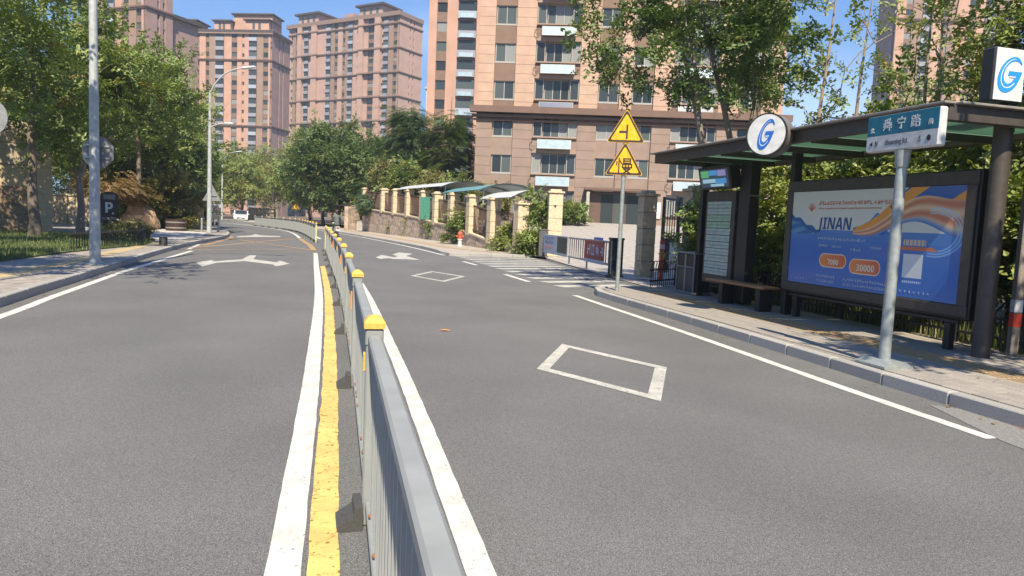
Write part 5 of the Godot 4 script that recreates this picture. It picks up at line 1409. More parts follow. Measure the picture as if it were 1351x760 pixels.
	paint(mk, "arrow", flat(vv([-5.14, -27.16, -5.27, -29.08, -4.52, -27.71, -4.56, -28.63, -4.96, -29.77, -5.01, -31.86, -4.30, -31.11, -4.29, -29.12, -3.42, -26.72, -3.92, -26.82, -4.36, -26.55, -4.59, -26.99, -4.83, -26.36]), 0.004), M.paintworn)
	for dm in [[0.68, -9.33, 1.77, -8.04, 1.38, -6.42, 0.30, -7.64], [-2.37, -21.3, -1.29, -19.85, -1.68, -17.87, -2.72, -19.28]]:
		var c := vv(dm)
		var m := Vector2.ZERO
		for p in c: m += p / 4.0
		var b := MB.new()
		for i in 4:
			var A: Vector2 = c[i]; var B: Vector2 = c[(i + 1) % 4]
			var a2: Vector2 = A + (m - A) * 0.19; var b2: Vector2 = B + (m - B) * 0.19
			for k in 6:
				var u0 := k / 6.0; var u1 := (k + 1) / 6.0
				var w: Vector2 = A.lerp(B, u0); var x: Vector2 = A.lerp(B, u1); var y: Vector2 = a2.lerp(b2, u1); var z: Vector2 = a2.lerp(b2, u0)
				b.quad(V(z.x, 0.004, z.y), V(y.x, 0.004, y.y), V(x.x, 0.004, x.y), V(w.x, 0.004, w.y))
		if b.n[0].y < 0:
			var v2 := b.v.duplicate()
			for i in range(0, v2.size(), 3): b.v[i + 1] = v2[i + 2]; b.v[i + 2] = v2[i + 1]
			for i in b.n.size(): b.n[i] = Vector3.UP
		paint(mk, "diamond", b, M.paintworn)
	# zebra across the gate mouth
	for i in 12:
		var u := i / 11.0
		var a := Vector2(-2.45, -30.6).lerp(Vector2(1.15, -18.0), u)
		var d := Vector2(0.83, -0.56) * lerpf(3.9, 2.3, u)
		paint(mk, "zebra_stripe", paint_strip(curve([a, a + d], 0.3), [0, 0], 0.5, 0.004, 0.015), M.paintworn)
	# concrete apron and red patch beside the lowered kerb
	part(road, "gutter_concrete", flat(vv([3.98, -6.75, 4.34, -6.6, 4.9, -4.2, 5.2, -2.5, 4.6, -2.5, 4.05, -4.6, 3.9, -5.6]), 0.004), M.guttercon)
	part(road, "red_patch", flat(vv([4.31, -6.35, 4.42, -6.0, 4.72, -4.7, 4.9, -4.3, 4.66, -4.5, 4.36, -5.7]), 0.008), M.redpave)
	var mh := structure("manhole_cover")
	part(mh, "cover", MB.new().lathe([[0.36, 0.0], [0.36, 0.009], [0.0, 0.009]], V(-0.2, 0.0, -30.0), 28), M.castiron)
	part(mh, "ring", MB.new().lathe([[0.44, 0.0], [0.44, 0.006], [0.37, 0.006]], V(-0.2, 0.0, -30.0), 28), M.guttercon)
	# leaves and scraps lying on the asphalt
	rng.seed = 21
	var lt := thing("fallen_leaf", "orange leaf lying on the right carriageway", "leaf", V(-0.9, 0.012, -10.0))
	var lb := MB.new()
	leaf(lb, V(-0.09, 0, 0), V(1, 0, 0.1).normalized(), Vector3.UP, 0.18, 0.07)
	part(lt, "blade", lb, M.orange)
	var ll := Node3D.new()
	ll.name = named(self, "leaf_litter"); add_child(ll, true)
	ll.set_meta("kind", "stuff"); ll.set_meta("label", "dry leaves and crumbs lying along the kerbs"); ll.set_meta("category", "leaf litter")
	var scrap := MB.new()
	for side in 2:
		var kp := curve(vv(KERB_R if side == 0 else KERB_L), 0.2)
		for i in 190:
			var j := rng.randi() % mini(kp.size() - 2, 160) + 1
			var d := along(kp, j); var q := Vector2(-d.y, d.x) * (-1.0 if side == 0 else 1.0)
			var away := absf(rng.randfn()) * 0.16 + 0.02
			var up := 0.009
			if rng.randf() < 0.25: away = -rf(0.2, 1.6); up = 0.165 if side == 1 else 0.142
			var pt: Vector2 = kp[j] + q * away + d * rf(-0.1, 0.1)
			var a := rf(0, TAU)
			leaf(scrap, V(pt.x, up, pt.y), V(cos(a), 0.05, sin(a)).normalized(), Vector3.UP, rf(0.03, 0.075), rf(0.015, 0.035))
	part(ll, "dry_leaves", scrap, M.dryleaf)
	# pavements
	kerb("kerb_right", KERB_R, 0.13, 0.13, 1.0, 0.86)
	kerb("kerb_left", KERB_L, 0.14, 0.15, -1.0, 0.99)
	kerb("kerb_far_right", KERB_F, 0.14, 0.13, 1.0, 0.99)
	var pv := structure("pavement_right")
	var inner := []
	for p in curve(vv(KERB_R), 0.4): inner.append(p)
	# set back by the kerb
	var ring := []
	for i in inner.size():
		var d := along(PackedVector2Array(inner), i)
		ring.append(inner[i] + Vector2(-d.y, d.x) * 0.125)
	var poly := ring.duplicate()
	for s in [9.6, 4.0, 0.0, -6.0, -12.0]:
		var q := rp(0.95, 0, s); poly.append(Vector2(q.x, q.z))
	part(pv, "bed", slab(poly, 0.118, 0.2), M.mortar)
	var pp := PackedVector2Array(poly)
	var cells := []
	var iy := 0
	for r in 20:
		var nn := -2.25 + r * 0.155
		if nn > 0.78: break
		for c in 60:
			var s := -5.6 + c * 0.31 + (0.155 if r % 2 else 0.0)
			var w := rp(nn, 0, s)
			var okk := true
			for e in [[-0.08, -0.16], [0.08, -0.16], [0.08, 0.16], [-0.08, 0.16]]:
				var k := rp(nn + e[0], 0, s + e[1])
				if not Geometry2D.is_point_in_polygon(Vector2(k.x, k.z), pp): okk = false
			if not okk: continue
			if nn > -0.99 and nn < -0.44: continue
			cells.append([w, s, nn])
	cells.sort_custom(func(a, b): return a[0].length_squared() < b[0].length_squared())
	var pav := []
	for k in 3: pav.append(MB.new().cbox(V(0, 0, 0), V(0.148, 0.06, 0.303), 0.004).mesh())
	var restp := MB.new()
	for i in cells.size():
		var w: Vector3 = cells[i][0]
		var T := Transform3D(Basis(Vector3.UP, RA + rf(-0.004, 0.004)), V(w.x, 0.1 + rf(-0.0015, 0.0015), w.z))
		if i < 300: inst(pv, "paver", pav[0], [M.paver, M.paver2, M.paver3][rng.randi() % 3], T)
		else: restp.boxt(T, V(0.148, 0.06, 0.303))
	part(pv, "paver_field", restp, M.paver, Vector3.ZERO, "stuff")
	# yellow guiding tiles with raised bars
	var tm := MB.new()
	tm.cbox(V(0, 0, 0), V(0.272, 0.06, 0.272), 0.003)
	for i in 4: tm.cbox(V(-0.096 + i * 0.064, 0.0325, 0), V(0.03, 0.009, 0.24), 0.003)
	var tmm := tm.mesh()
	for c in 46:
		var s := -4.9 + c * 0.276
		if s > 7.9: break
		for j in 2:
			var w := rp(-0.855 + j * 0.276, 0, s)
			if Geometry2D.is_point_in_polygon(Vector2(w.x, w.z), pp): inst(pv, "guiding_tile", tmm, [M.tactile, M.tactile2][rng.randi() % 2], Transform3D(Basis(Vector3.UP, RA), V(w.x, 0.101, w.z)))
	# garden soil behind the shelter
	var gd := structure("garden_bed")
	var gp := []
	for s in [9.9, 4.0, 0.0, -6.0, -12.0]:
		var q := rp(0.95, 0, s); gp.append(Vector2(q.x, q.z))
	gp.append_array(vv([30, 4, 34, -24, 5.2, -20.2]))
	part(gd, "soil", slab(gp, 0.11, 0.2), M.soil)
	# compound ground that climbs towards the block
	var site := structure("compound_yard")
	var mb := MB.new()
	var zs := [-18.0, -24.0, -31.0, -36.0, -42.0, -50.0, -58.0, -71.0, -110.0]
	var xl := func(z: float) -> float:
		if z > -33.0: return lerpf(1.35, 3.0, clampf((z + 33.0) / 12.0, 0, 1)) + (0.7 if z > -22 else 0.0)
		for i in range(9, 0, -1):
			var a: Array = WALLP[i]; var b: Array = WALLP[i - 1]
			if z <= a[1] and z >= b[1]: return lerpf(a[0], b[0], (z - a[1]) / (b[1] - a[1])) + 0.05
		return -14.0 - (-66.0 - z) * 0.45
	for i in zs.size() - 1:
		var z0: float = zs[i]; var z1: float = zs[i + 1]
		for k in 4:
			var a0 := lerpf(xl.call(z0), 70.0, pow(k / 4.0, 2)); var a1 := lerpf(xl.call(z0), 70.0, pow((k + 1) / 4.0, 2))
			var b0 := lerpf(xl.call(z1), 70.0, pow(k / 4.0, 2)); var b1 := lerpf(xl.call(z1), 70.0, pow((k + 1) / 4.0, 2))
			mb.quad(V(a0, site_y(z0) - 0.11, z0), V(a1, site_y(z0) - 0.11, z0), V(b1, site_y(z1) - 0.11, z1), V(b0, site_y(z1) - 0.11, z1))
	part(site, "paving", mb, M.yard)
	# far right pavement up to the stone wall
	var pf := structure("pavement_far_right")
	var kf := curve(vv(KERB_F), 1.0)
	var fp := []
	for i in kf.size():
		var d := along(kf, i)
		fp.append(kf[i] + Vector2(-d.y, d.x) * 0.13)
	fp.append_array(vv([-34, -106, -20, -84, -15.6, -71.0, -9.9, -58.0, -4.2, -45.4, -0.5, -35.6, 1.2, -32.6]))
	part(pf, "slabs", slab(fp, 0.126, 0.2), M.pavefar)
	part(pf, "guiding_strip", paint_strip(curve(vv([-0.6, -32.6, -3.2, -36.4, -5.6, -42.5, -10, -53.5, -15.2, -65]), 0.5), [0, 0], 0.5, 0.131, 0.0), M.tactile)
	# left pavement, its guiding strip, lawn and parking drive
	var pl := structure("pavement_left")
	var kl := curve(vv(KERB_L), 0.6)
	var lp := []
	for i in kl.size():
		var d := along(kl, i)
		lp.append(kl[i] + Vector2(d.y, -d.x) * 0.13)
	lp.append_array(vv([-70, -62, -70, 6, -10, 6]))
	part(pl, "slabs", slab(lp, 0.146, 0.2), M.paveleft)
	part(pl, "guiding_strip", paint_strip(curve(vv([-8.2, -6, -9.1, -11.5, -9.75, -14.6, -10.9, -18.6, -12.4, -23.4, -14.0, -28.8]), 0.4), [0, 0], 0.45, 0.151, 0.0), M.tactile_dim)
	part(pl, "parking_drive", flat(vv([-14.2, -30.5, -15.4, -36, -17.8, -42.2, -21.0, -46.0, -30, -53, -36, -50, -24, -40.5, -19.4, -32.5, -16.2, -31.0]), 0.152), M.drive)
	part(pl, "yellow_patch", flat(vv([-19.4, -46.8, -21.8, -51.2, -23.4, -51.0, -21.2, -46.6]), 0.154), M.tactile)
	var lw := structure("lawn")
	part(lw, "turf", slab(vv([-10.0, -8, -11.5, -16.0, -12.1, -18.7, -12.5, -20.6, -13.2, -26, -14.7, -29.8, -17.5, -31.5, -20.2, -31.8, -29, -26, -40, -10]), 0.19, 0.1), M.turf)
	var lf := structure("verge_left")
	part(lf, "turf", slab(vv([-18.5, -42.9, -21.4, -46.6, -24.0, -53.0, -29, -60.5, -60, -61, -60, -50, -36, -53, -26, -49]), 0.19, 0.1), M.turf)
	var pz := structure("pavement_beyond")
	part(pz, "slabs", slab(vv([-60, -73, -33.5, -77, -35, -84, -39.2, -95.5, -47, -112, -60, -136, -120, -136, -120, -73]), 0.146, 0.2), M.pavefar)
func grass() -> void:
	rng.seed = 91
	var t := Node3D.new()
	t.name = named(self, "grass"); add_child(t, true)
	t.set_meta("kind", "stuff"); t.set_meta("label", "leafy grass on the lawn before the gatehouse"); t.set_meta("category", "grass")
	var xf := []; var cols := []
	var pg := PackedVector2Array(vv([-10.0, -8, -11.5, -16.0, -12.1, -18.7, -12.5, -20.6, -13.2, -26, -14.7, -29.8, -17.5, -31.5, -20.2, -31.8, -29, -26, -30, -12]))
	while xf.size() < 14000:
		var p := Vector2(rf(-27, -10.5), rf(-31.5, -11))
		if not Geometry2D.is_point_in_polygon(p, pg): continue
		xf.append(Transform3D(Basis(Vector3.UP, rf(0, TAU)).scaled(V(1.5, 1.0, 1.5) * rf(0.5, 1.15)), V(p.x, 0.18, p.y)))
		cols.append(Color(0.075, 0.12, 0.03).lerp(Color(0.15, 0.18, 0.06), rng.randf()))
	scatter(t, "blades", 3, xf, cols, M.leaf)
	# ground cover and weeds along the garden fence
	xf = []; cols = []
	t = Node3D.new()
	t.name = named(self, "weeds"); add_child(t, true)
	t.set_meta("kind", "stuff"); t.set_meta("label", "weeds along the low iron fence behind the bus shelter"); t.set_meta("category", "weeds")
	for i in 2600:
		var w := rp(rf(0.84, 2.6), 0, rf(-4, 9.5))
		xf.append(Transform3D(Basis(Vector3.UP, rf(0, TAU)).scaled(Vector3.ONE * rf(0.7, 2.2)), V(w.x, 0.1, w.z)))
		cols.append(Color(0.09, 0.14, 0.03).lerp(Color(0.2, 0.2, 0.07), rng.randf()))
	scatter(t, "blades", 3, xf, cols, M.leaf)

func plants() -> void:
	# ---- left street trees
	var g := "street trees on the left"
	plant("street_tree", "forked street tree in front of the gatehouse, trunk nearest it", "tree", V(-17.9, 0.19, -27.2), 101, {"h": 6.4, "r": V(4.3, 3.4, 3.6), "clumps": 62, "cr": 1.0, "per": 26, "trunk": 0.2, "fork": 2.5, "hue": "mid", "size": 1.35}, g)
	plant("street_tree", "slender forked street tree between the gatehouse and the lamp pole", "tree", V(-18.6, 0.19, -31.2), 102, {"h": 6.3, "r": V(3.7, 3.2, 3.4), "dx": 1.0, "clumps": 54, "cr": 1.0, "per": 26, "trunk": 0.17, "fork": 2.4, "hue": "mid", "size": 1.35, "bark": M.barkpale}, g)
	plant("street_tree", "broad street tree overhanging the parking drive behind the lamp pole", "tree", V(-22.6, 0.19, -43.8), 103, {"h": 7.4, "r": V(3.9, 3.6, 3.8), "dx": 0.2, "clumps": 66, "cr": 1.15, "per": 28, "trunk": 0.2, "fork": 2.8, "hue": "mid", "size": 1.6}, g)
	plant("street_tree", "dark street tree over the left pavement, cut by the upper left corner", "tree", V(-11.4, 0.15, -11.4), 104, {"h": 7.0, "r": V(3.1, 2.4, 3.0), "dx": 1.2, "clumps": 46, "cr": 0.95, "per": 30, "trunk": 0.16, "fork": 3.2, "hue": "dark", "size": 1.15}, g)
	plant("street_tree", "street tree at the left picture edge whose crown tops the picture", "tree", V(-15.2, 0.19, -20.4), 105, {"h": 8.4, "r": V(3.2, 2.6, 3.2), "dx": 0.6, "clumps": 30, "cr": 0.9, "per": 26, "trunk": 0.17, "fork": 3.6, "hue": "mid", "size": 1.3}, g)
	plant("street_tree", "dark dense tree behind the triangular sign back", "tree", V(-26.5, 0.15, -55.5), 106, {"h": 5.2, "r": V(4.2, 4.2, 3.6), "clumps": 80, "cr": 1.4, "per": 30, "trunk": 0.2, "fork": 1.8, "hue": "dark", "size": 1.9}, g)
	plant("street_tree", "tall tree behind the garden wall on the left", "tree", V(-29.0, 0.15, -50.5), 107, {"h": 7.2, "r": V(5.0, 4.4, 4.0), "clumps": 80, "cr": 1.5, "per": 30, "trunk": 0.22, "fork": 2.2, "hue": "mid", "size": 2.0}, g)
	plant("street_tree", "pale-barked tree right behind the gatehouse roof", "tree", V(-28.5, 0.15, -38.5), 108, {"h": 8.2, "r": V(4.6, 3.6, 4.0), "clumps": 70, "cr": 1.4, "per": 30, "trunk": 0.2, "fork": 3.4, "hue": "mid", "size": 1.8}, g)
	# ---- shrubs on the left
	g = "shrubs beside the parking drive"
	var sh := [["olive shrub behind the barrel planter", -22.2, -46.6, 1.9, 2.3, "olive", 1.9], ["taller olive shrub left of the barrel planter", -24.6, -47.8, 2.2, 2.4, "olive", 2.0], ["green shrub right of the parking sign", -23.4, -45.4, 0.9, 1.2, "mid", 1.3], ["dark green shrub bordering the parking drive", -25.6, -47.4, 1.0, 1.3, "dark", 1.4], ["low green shrub below the dry brown bush", -27.6, -48.6, 1.1, 1.4, "mid", 1.5], ["dark shrub behind the thin pole", -27.0, -58.5, 1.5, 2.0, "dark", 1.9]]
	for i in sh.size():
		var q: Array = sh[i]
		plant("shrub", q[0], "shrub", V(q[1], 0.17, q[2]), 120 + i, {"h": q[3], "r": V(q[4], q[3] * 0.95, q[4] * 0.9), "clumps": 26, "cr": 0.7 * q[6] / 1.6, "per": 34, "trunk": 0.06, "fork": 0.3, "stems": 3, "hue": q[5], "size": q[6], "flat_base": true, "sere": 0.12 if q[5] == "olive" else 0.02}, g)
	plant("dry_bush", "shaggy dry brown bush behind the parking sign", "bush", V(-24.0, 0.15, -43.0), 130, {"h": 2.3, "r": V(2.4, 0.75, 1.4), "clumps": 24, "cr": 0.7, "per": 40, "trunk": 0.09, "fork": 1.0, "stems": 2, "hue": "dry", "kind": 2, "size": 1.2, "sere": 0.0}, "")
	plant("flower_bed", "purple-leaved plants inside the low iron fence", "plants", V(-15.4, 0.19, -28.2), 131, {"h": 0.35, "r": V(1.6, 0.25, 1.9), "clumps": 26, "cr": 0.3, "per": 18, "trunk": 0.02, "fork": 0.1, "stems": 4, "hue": "olive", "size": 0.8, "flat_base": true}, "")
	# ---- far trees down the road
	g = "trees lining the far road"
	var fr := [["light green far tree left of the white car", -43.5, -92, 5.2, 4.0, "light", 1], ["yellow-green far tree just right of the far street lamp", -42.0, -112, 6.0, 4.6, "light", 1], ["olive far tree above the stone block structure", -41.5, -126, 6.5, 4.8, "olive", 1], ["mid green far tree closing the view behind the white car", -53.0, -132, 7.5, 6.0, "mid", 0], ["second mid green tree closing the view, behind the farthest lamp", -44.0, -158, 8.5, 6.5, "mid", 0], ["far tree behind the yellow triangular sign", -35.5, -142, 7.5, 5.5, "mid", 0], ["dark far tree beside the yellow triangular sign", -29.5, -122, 6.5, 5.0, "dark", 0], ["far tree at the left bend of the road", -50.0, -104, 7.0, 5.5, "mid", 0], ["tall far tree left of the far street lamp", -47.0, -86, 7.0, 5.0, "dark", 0], ["far tree filling the left background under the pink tower", -60.0, -100, 9.0, 7.0, "mid", 0],
		["far light green tree beneath the left far tower", -56, -150, 9.0, 7.0, "light", 0], ["far tree beneath the widest far tower", -30, -165, 9.5, 7.0, "mid", 0], ["far tree behind the big dark roadside tree", -20, -140, 9.5, 7.0, "dark", 0]]
	for i in fr.size():
		var q: Array = fr[i]
		plant("far_tree", q[0], "tree", V(q[1], 0.0, q[2]), 150 + i, {"h": q[3], "r": V(q[4], q[3] * 0.68, q[4]), "clumps": 52, "cr": q[4] * 0.42, "per": 30, "trunk": 0.2, "fork": 1.6, "hue": q[5], "kind": 4 if q[6] == 1 else 0, "size": 2.9 if q[6] == 0 else 2.4, "sere": 0.06}, g)
	for q in [["background tree behind the gatehouse and garden wall", -37.0, -52.0, 5.5, 4.6], ["background tree filling the gap left of the garden wall", -44.0, -58.0, 5.8, 5.0], ["background tree beyond the side street on the left", -52.0, -80.0, 7.0, 6.0], ["background tree behind the gatehouse at the left edge", -40.0, -42.0, 6.0, 5.0]]:
		plant("far_tree", q[0], "tree", V(q[1], 0.1, q[2]), 400 + int(-q[1]), {"h": q[3], "r": V(q[4], q[3] * 0.9, q[4]), "clumps": 60, "cr": 1.7, "per": 28, "trunk": 0.2, "fork": 1.4, "hue": "mid", "size": 2.3}, g)
	g = "trees beside the stone wall"
	plant("roadside_tree", "big dark green tree at the far end of the stone wall", "tree", V(-19.4, 0.1, -80.5), 180, {"h": 6.6, "r": V(5.4, 4.6, 4.6), "clumps": 120, "cr": 1.6, "per": 32, "trunk": 0.22, "fork": 1.9, "hue": "dark", "size": 2.2}, g)
	plant("roadside_tree", "pale-trunked roadside tree leaning left of the big dark tree", "tree", V(-22.6, 0.1, -86.0), 181, {"h": 6.2, "r": V(4.6, 4.2, 4.2), "dx": -1.0, "clumps": 80, "cr": 1.5, "per": 30, "trunk": 0.22, "fork": 2.0, "hue": "mid", "size": 2.2, "bark": M.barkpale}, g)
	plant("roadside_tree", "light green tree left of the big dark tree", "tree", V(-27.0, 0.1, -96.0), 182, {"h": 6.2, "r": V(4.4, 4.2, 4.0), "clumps": 66, "cr": 1.5, "per": 30, "trunk": 0.2, "fork": 1.8, "hue": "light", "size": 2.3}, g)
	plant("roadside_tree", "dark shaded tree filling the corner behind the stone wall end", "tree", V(-15.5, 1.5, -78.0), 183, {"h": 4.4, "r": V(4.2, 4.4, 4.0), "clumps": 80, "cr": 1.5, "per": 30, "trunk": 0.2, "fork": 1.4, "hue": "dark", "size": 2.2}, g)
	plant("cedar_tree", "blue-green cedar with drooping tiers beside the salmon block", "tree", V(-10.2, 2.2, -71.0), 184, {"h": 5.6, "r": V(4.4, 5.2, 4.2), "clumps": 150, "cr": 1.25, "per": 34, "trunk": 0.22, "fork": 1.5, "hue": "blue", "kind": 2, "cone": true, "level": true, "size": 2.3, "sere": 0.0}, g)
	plant("cedar_tree", "darker cedar just left of the salmon block corner", "tree", V(-6.4, 2.1, -69.0), 185, {"h": 5.8, "r": V(3.4, 5.4, 3.4), "clumps": 110, "cr": 1.2, "per": 32, "trunk": 0.2, "fork": 1.5, "hue": "dark", "kind": 2, "cone": true, "level": true, "size": 2.3, "sere": 0.0}, g)
	for i in 5:
		var x: float = [-11.5, -9.0, -6.8, -4.4, -2.2, 0.0][i]; var z: float = [-66.0, -62.5, -60.0, -56.5, -57.0, -56.0][i]
		plant("shrub", ["olive shrub behind the farthest pillars", "green shrub behind the eighth pillar", "olive shrub behind the far white carport", "mid green shrub above the far white carport", "olive shrub above the blue-green carport", "thin brown shrub right at the block corner"][i], "shrub", V(x, site_y(z) - 0.05, z), 190 + i, {"h": [2.4, 2.2, 1.9, 1.5, 1.3][i], "r": V(2.0, [1.9, 1.7, 1.4, 1.2, 1.0][i], 1.6), "clumps": 28, "cr": 0.9, "per": 24, "trunk": 0.07, "fork": 0.5, "stems": 3, "hue": ["olive", "mid", "olive", "mid", "olive", "olive"][i], "size": 1.9, "sere": 0.1}, "shrubs behind the stone wall")
	# hedge by the door and creepers on the wall
	plant("hedge", "clipped green hedge left of the block's entrance", "hedge", V(3.6, site_y(-54.5) - 0.1, -54.5), 200, {"h": 0.9, "r": V(2.0, 0.8, 0.9), "clumps": 40, "cr": 0.5, "per": 34, "trunk": 0.05, "fork": 0.2, "stems": 4, "hue": "mid", "size": 1.3, "flat_base": true})
	var iv := [["creeper heaped over the stone wall behind the hydrant", -3.15, -41.6, 0.9, 1.1, 0.85, "mid"], ["light green creeper on the first pillar from the gate", -0.25, -34.6, 0.6, 0.35, 0.6, "light"], ["tall creeper tumbling over the tall gate pillar", 1.1, -33.1, 1.7, 0.5, 1.5, "mid"], ["creeper tuft at the foot of the first pillar", 0.75, -32.4, 0.5, 0.5, 0.5, "light"], ["creeper spilling from the seventh pillar", -5.4, -49.6, 0.95, 0.55, 0.85, "mid"], ["small creeper hanging between the eighth and seventh pillars", -7.5, -54.0, 0.85, 0.4, 0.7, "light"], ["small weed growing from the far rubble wall", -9.3, -57.8, 0.6, 0.35, 0.5, "mid"], ["dark creeper over the farthest bay of the stone wall", -12.2, -63.4, 2.3, 1.7, 0.9, "blue"], ["creeper patch on the wall under the green banner", -5.0, -48.2, 0.7, 0.5, 0.6, "mid"]]
	for i in iv.size():
		var q: Array = iv[i]
		plant("creeper", q[0], "creeper", V(q[1], 0.12, q[2]), 210 + i, {"h": q[3], "r": V(q[4], q[5], q[4] * 0.6), "clumps": 20 if q[4] > 0.5 else 9, "cr": 0.5, "per": 34, "trunk": 0.03, "fork": 0.3, "stems": 2, "hue": q[6], "size": 1.15, "flat_base": true}, "creepers on the stone wall")
	# ---- right side
	g = "trees in the garden behind the bus shelter"
	plant("garden_tree", "full-crowned tree behind the route board, in front of the salmon block", "tree", V(4.95, 0.1, -17.6), 240, {"h": 6.1, "r": V(2.75, 2.3, 2.5), "dx": -0.9, "clumps": 60, "cr": 0.66, "per": 24, "trunk": 0.2, "fork": 3.0, "hue": "dark", "size": 1.0, "bark": M.barkpale, "stems": 3}, g)
	plant("garden_tree", "second tree of the full crown, rising right behind it", "tree", V(6.3, 0.1, -19.5), 241, {"h": 6.4, "r": V(2.0, 2.2, 2.0), "clumps": 24, "cr": 0.6, "per": 18, "trunk": 0.13, "fork": 3.2, "hue": "mid", "size": 1.0, "bark": M.barkpale, "stems": 2}, g)
	plant("garden_tree", "thin bare-limbed tree above the round emblem sign", "tree", V(6.9, 0.1, -15.8), 242, {"h": 5.9, "r": V(1.5, 2.6, 1.5), "clumps": 30, "cr": 0.55, "per": 4, "trunk": 0.1, "fork": 2.6, "hue": "light", "size": 0.9, "bark": M.barktan, "stems": 2, "lx": -0.3}, g)
	plant("garden_tree", "thin bare-limbed tree standing against the blue sky gap", "tree", V(7.9, 0.1, -14.6), 243, {"h": 5.6, "r": V(1.3, 2.8, 1.3), "clumps": 26, "cr": 0.5, "per": 4, "trunk": 0.09, "fork": 2.8, "hue": "light", "size": 0.85, "bark": M.barktan, "stems": 2, "lx": 0.2}, g)
	plant("garden_tree", "thick dark trunk leaning left above the road name sign", "tree", V(8.1, 0.1, -11.6), 244, {"h": 5.4, "r": V(2.0, 2.4, 2.0), "dx": 0.1, "clumps": 46, "cr": 0.6, "per": 22, "trunk": 0.14, "fork": 3.0, "hue": "light", "size": 0.8, "lx": -0.5}, g)
	plant("garden_tree", "leafy tree behind the emblem lamp box", "tree", V(10.0, 0.1, -12.4), 245, {"h": 5.6, "r": V(2.4, 2.6, 2.2), "clumps": 56, "cr": 0.65, "per": 24, "trunk": 0.13, "fork": 2.8, "hue": "mid", "size": 0.9}, g)
	plant("garden_tree", "tree at the right picture edge beyond the shelter column", "tree", V(9.8, 0.1, -8.6), 246, {"h": 5.0, "r": V(2.0, 2.2, 2.0), "clumps": 46, "cr": 0.6, "per": 24, "trunk": 0.14, "fork": 2.6, "hue": "dark", "size": 0.85}, g)
	plant("garden_tree", "tree beside the camera whose crown dapples the shelter column", "tree", V(8.4, 0.1, -4.4), 247, {"h": 5.6, "r": V(1.4, 1.0, 1.4), "dx": -2.2, "clumps": 20, "cr": 0.6, "per": 22, "trunk": 0.14, "fork": 3.4, "hue": "mid", "size": 0.95}, g)
	g = "shrubs behind the bus shelter"
	var rs := [["dark shrub behind the marker post", 2.6, -0.6, 1.7, 1.4, "dark"], ["dense shrub behind the right end of the poster board", 2.8, 1.8, 1.9, 1.5, "light"], ["dense shrub behind the middle of the poster board", 2.7, 4.0, 1.9, 1.5, "light"], ["bright shrub showing above the shelter bench", 2.1, 6.0, 1.5, 1.1, "light"], ["shrub behind the shelter cabinet", 2.7, 7.4, 1.8, 1.3, "light"], ["ivy-like shrub behind the litter bin", 1.8, 9.0, 1.3, 0.8, "mid"], ["dark shrub at the right picture edge", 2.9, -2.8, 1.8, 1.5, "dark"], ["tall back shrub behind the poster board, right one", 4.8, 1.0, 2.6, 1.9, "mid"], ["tall back shrub behind the poster board, middle one", 5.0, 4.2, 2.6, 2.0, "light"], ["tall back shrub behind the bare-limbed trees", 5.0, 7.6, 2.7, 2.0, "mid"], ["tall back shrub beyond the shelter column", 5.4, -2.2, 2.6, 2.0, "mid"], ["tall shrub closing the garden at the far right", 8.0, 2.0, 3.0, 2.4, "mid"]]
	for i in rs.size():
		var q: Array = rs[i]
		plant("garden_shrub", q[0], "shrub", rp(q[1], -0.03, q[2]), 260 + i, {"h": q[3], "r": V(q[4], q[3] * 0.95, q[4]), "clumps": 44, "cr": 0.62, "per": 34, "trunk": 0.05, "fork": 0.5, "stems": 3, "hue": q[5], "size": 1.0, "flat_base": true}, g)

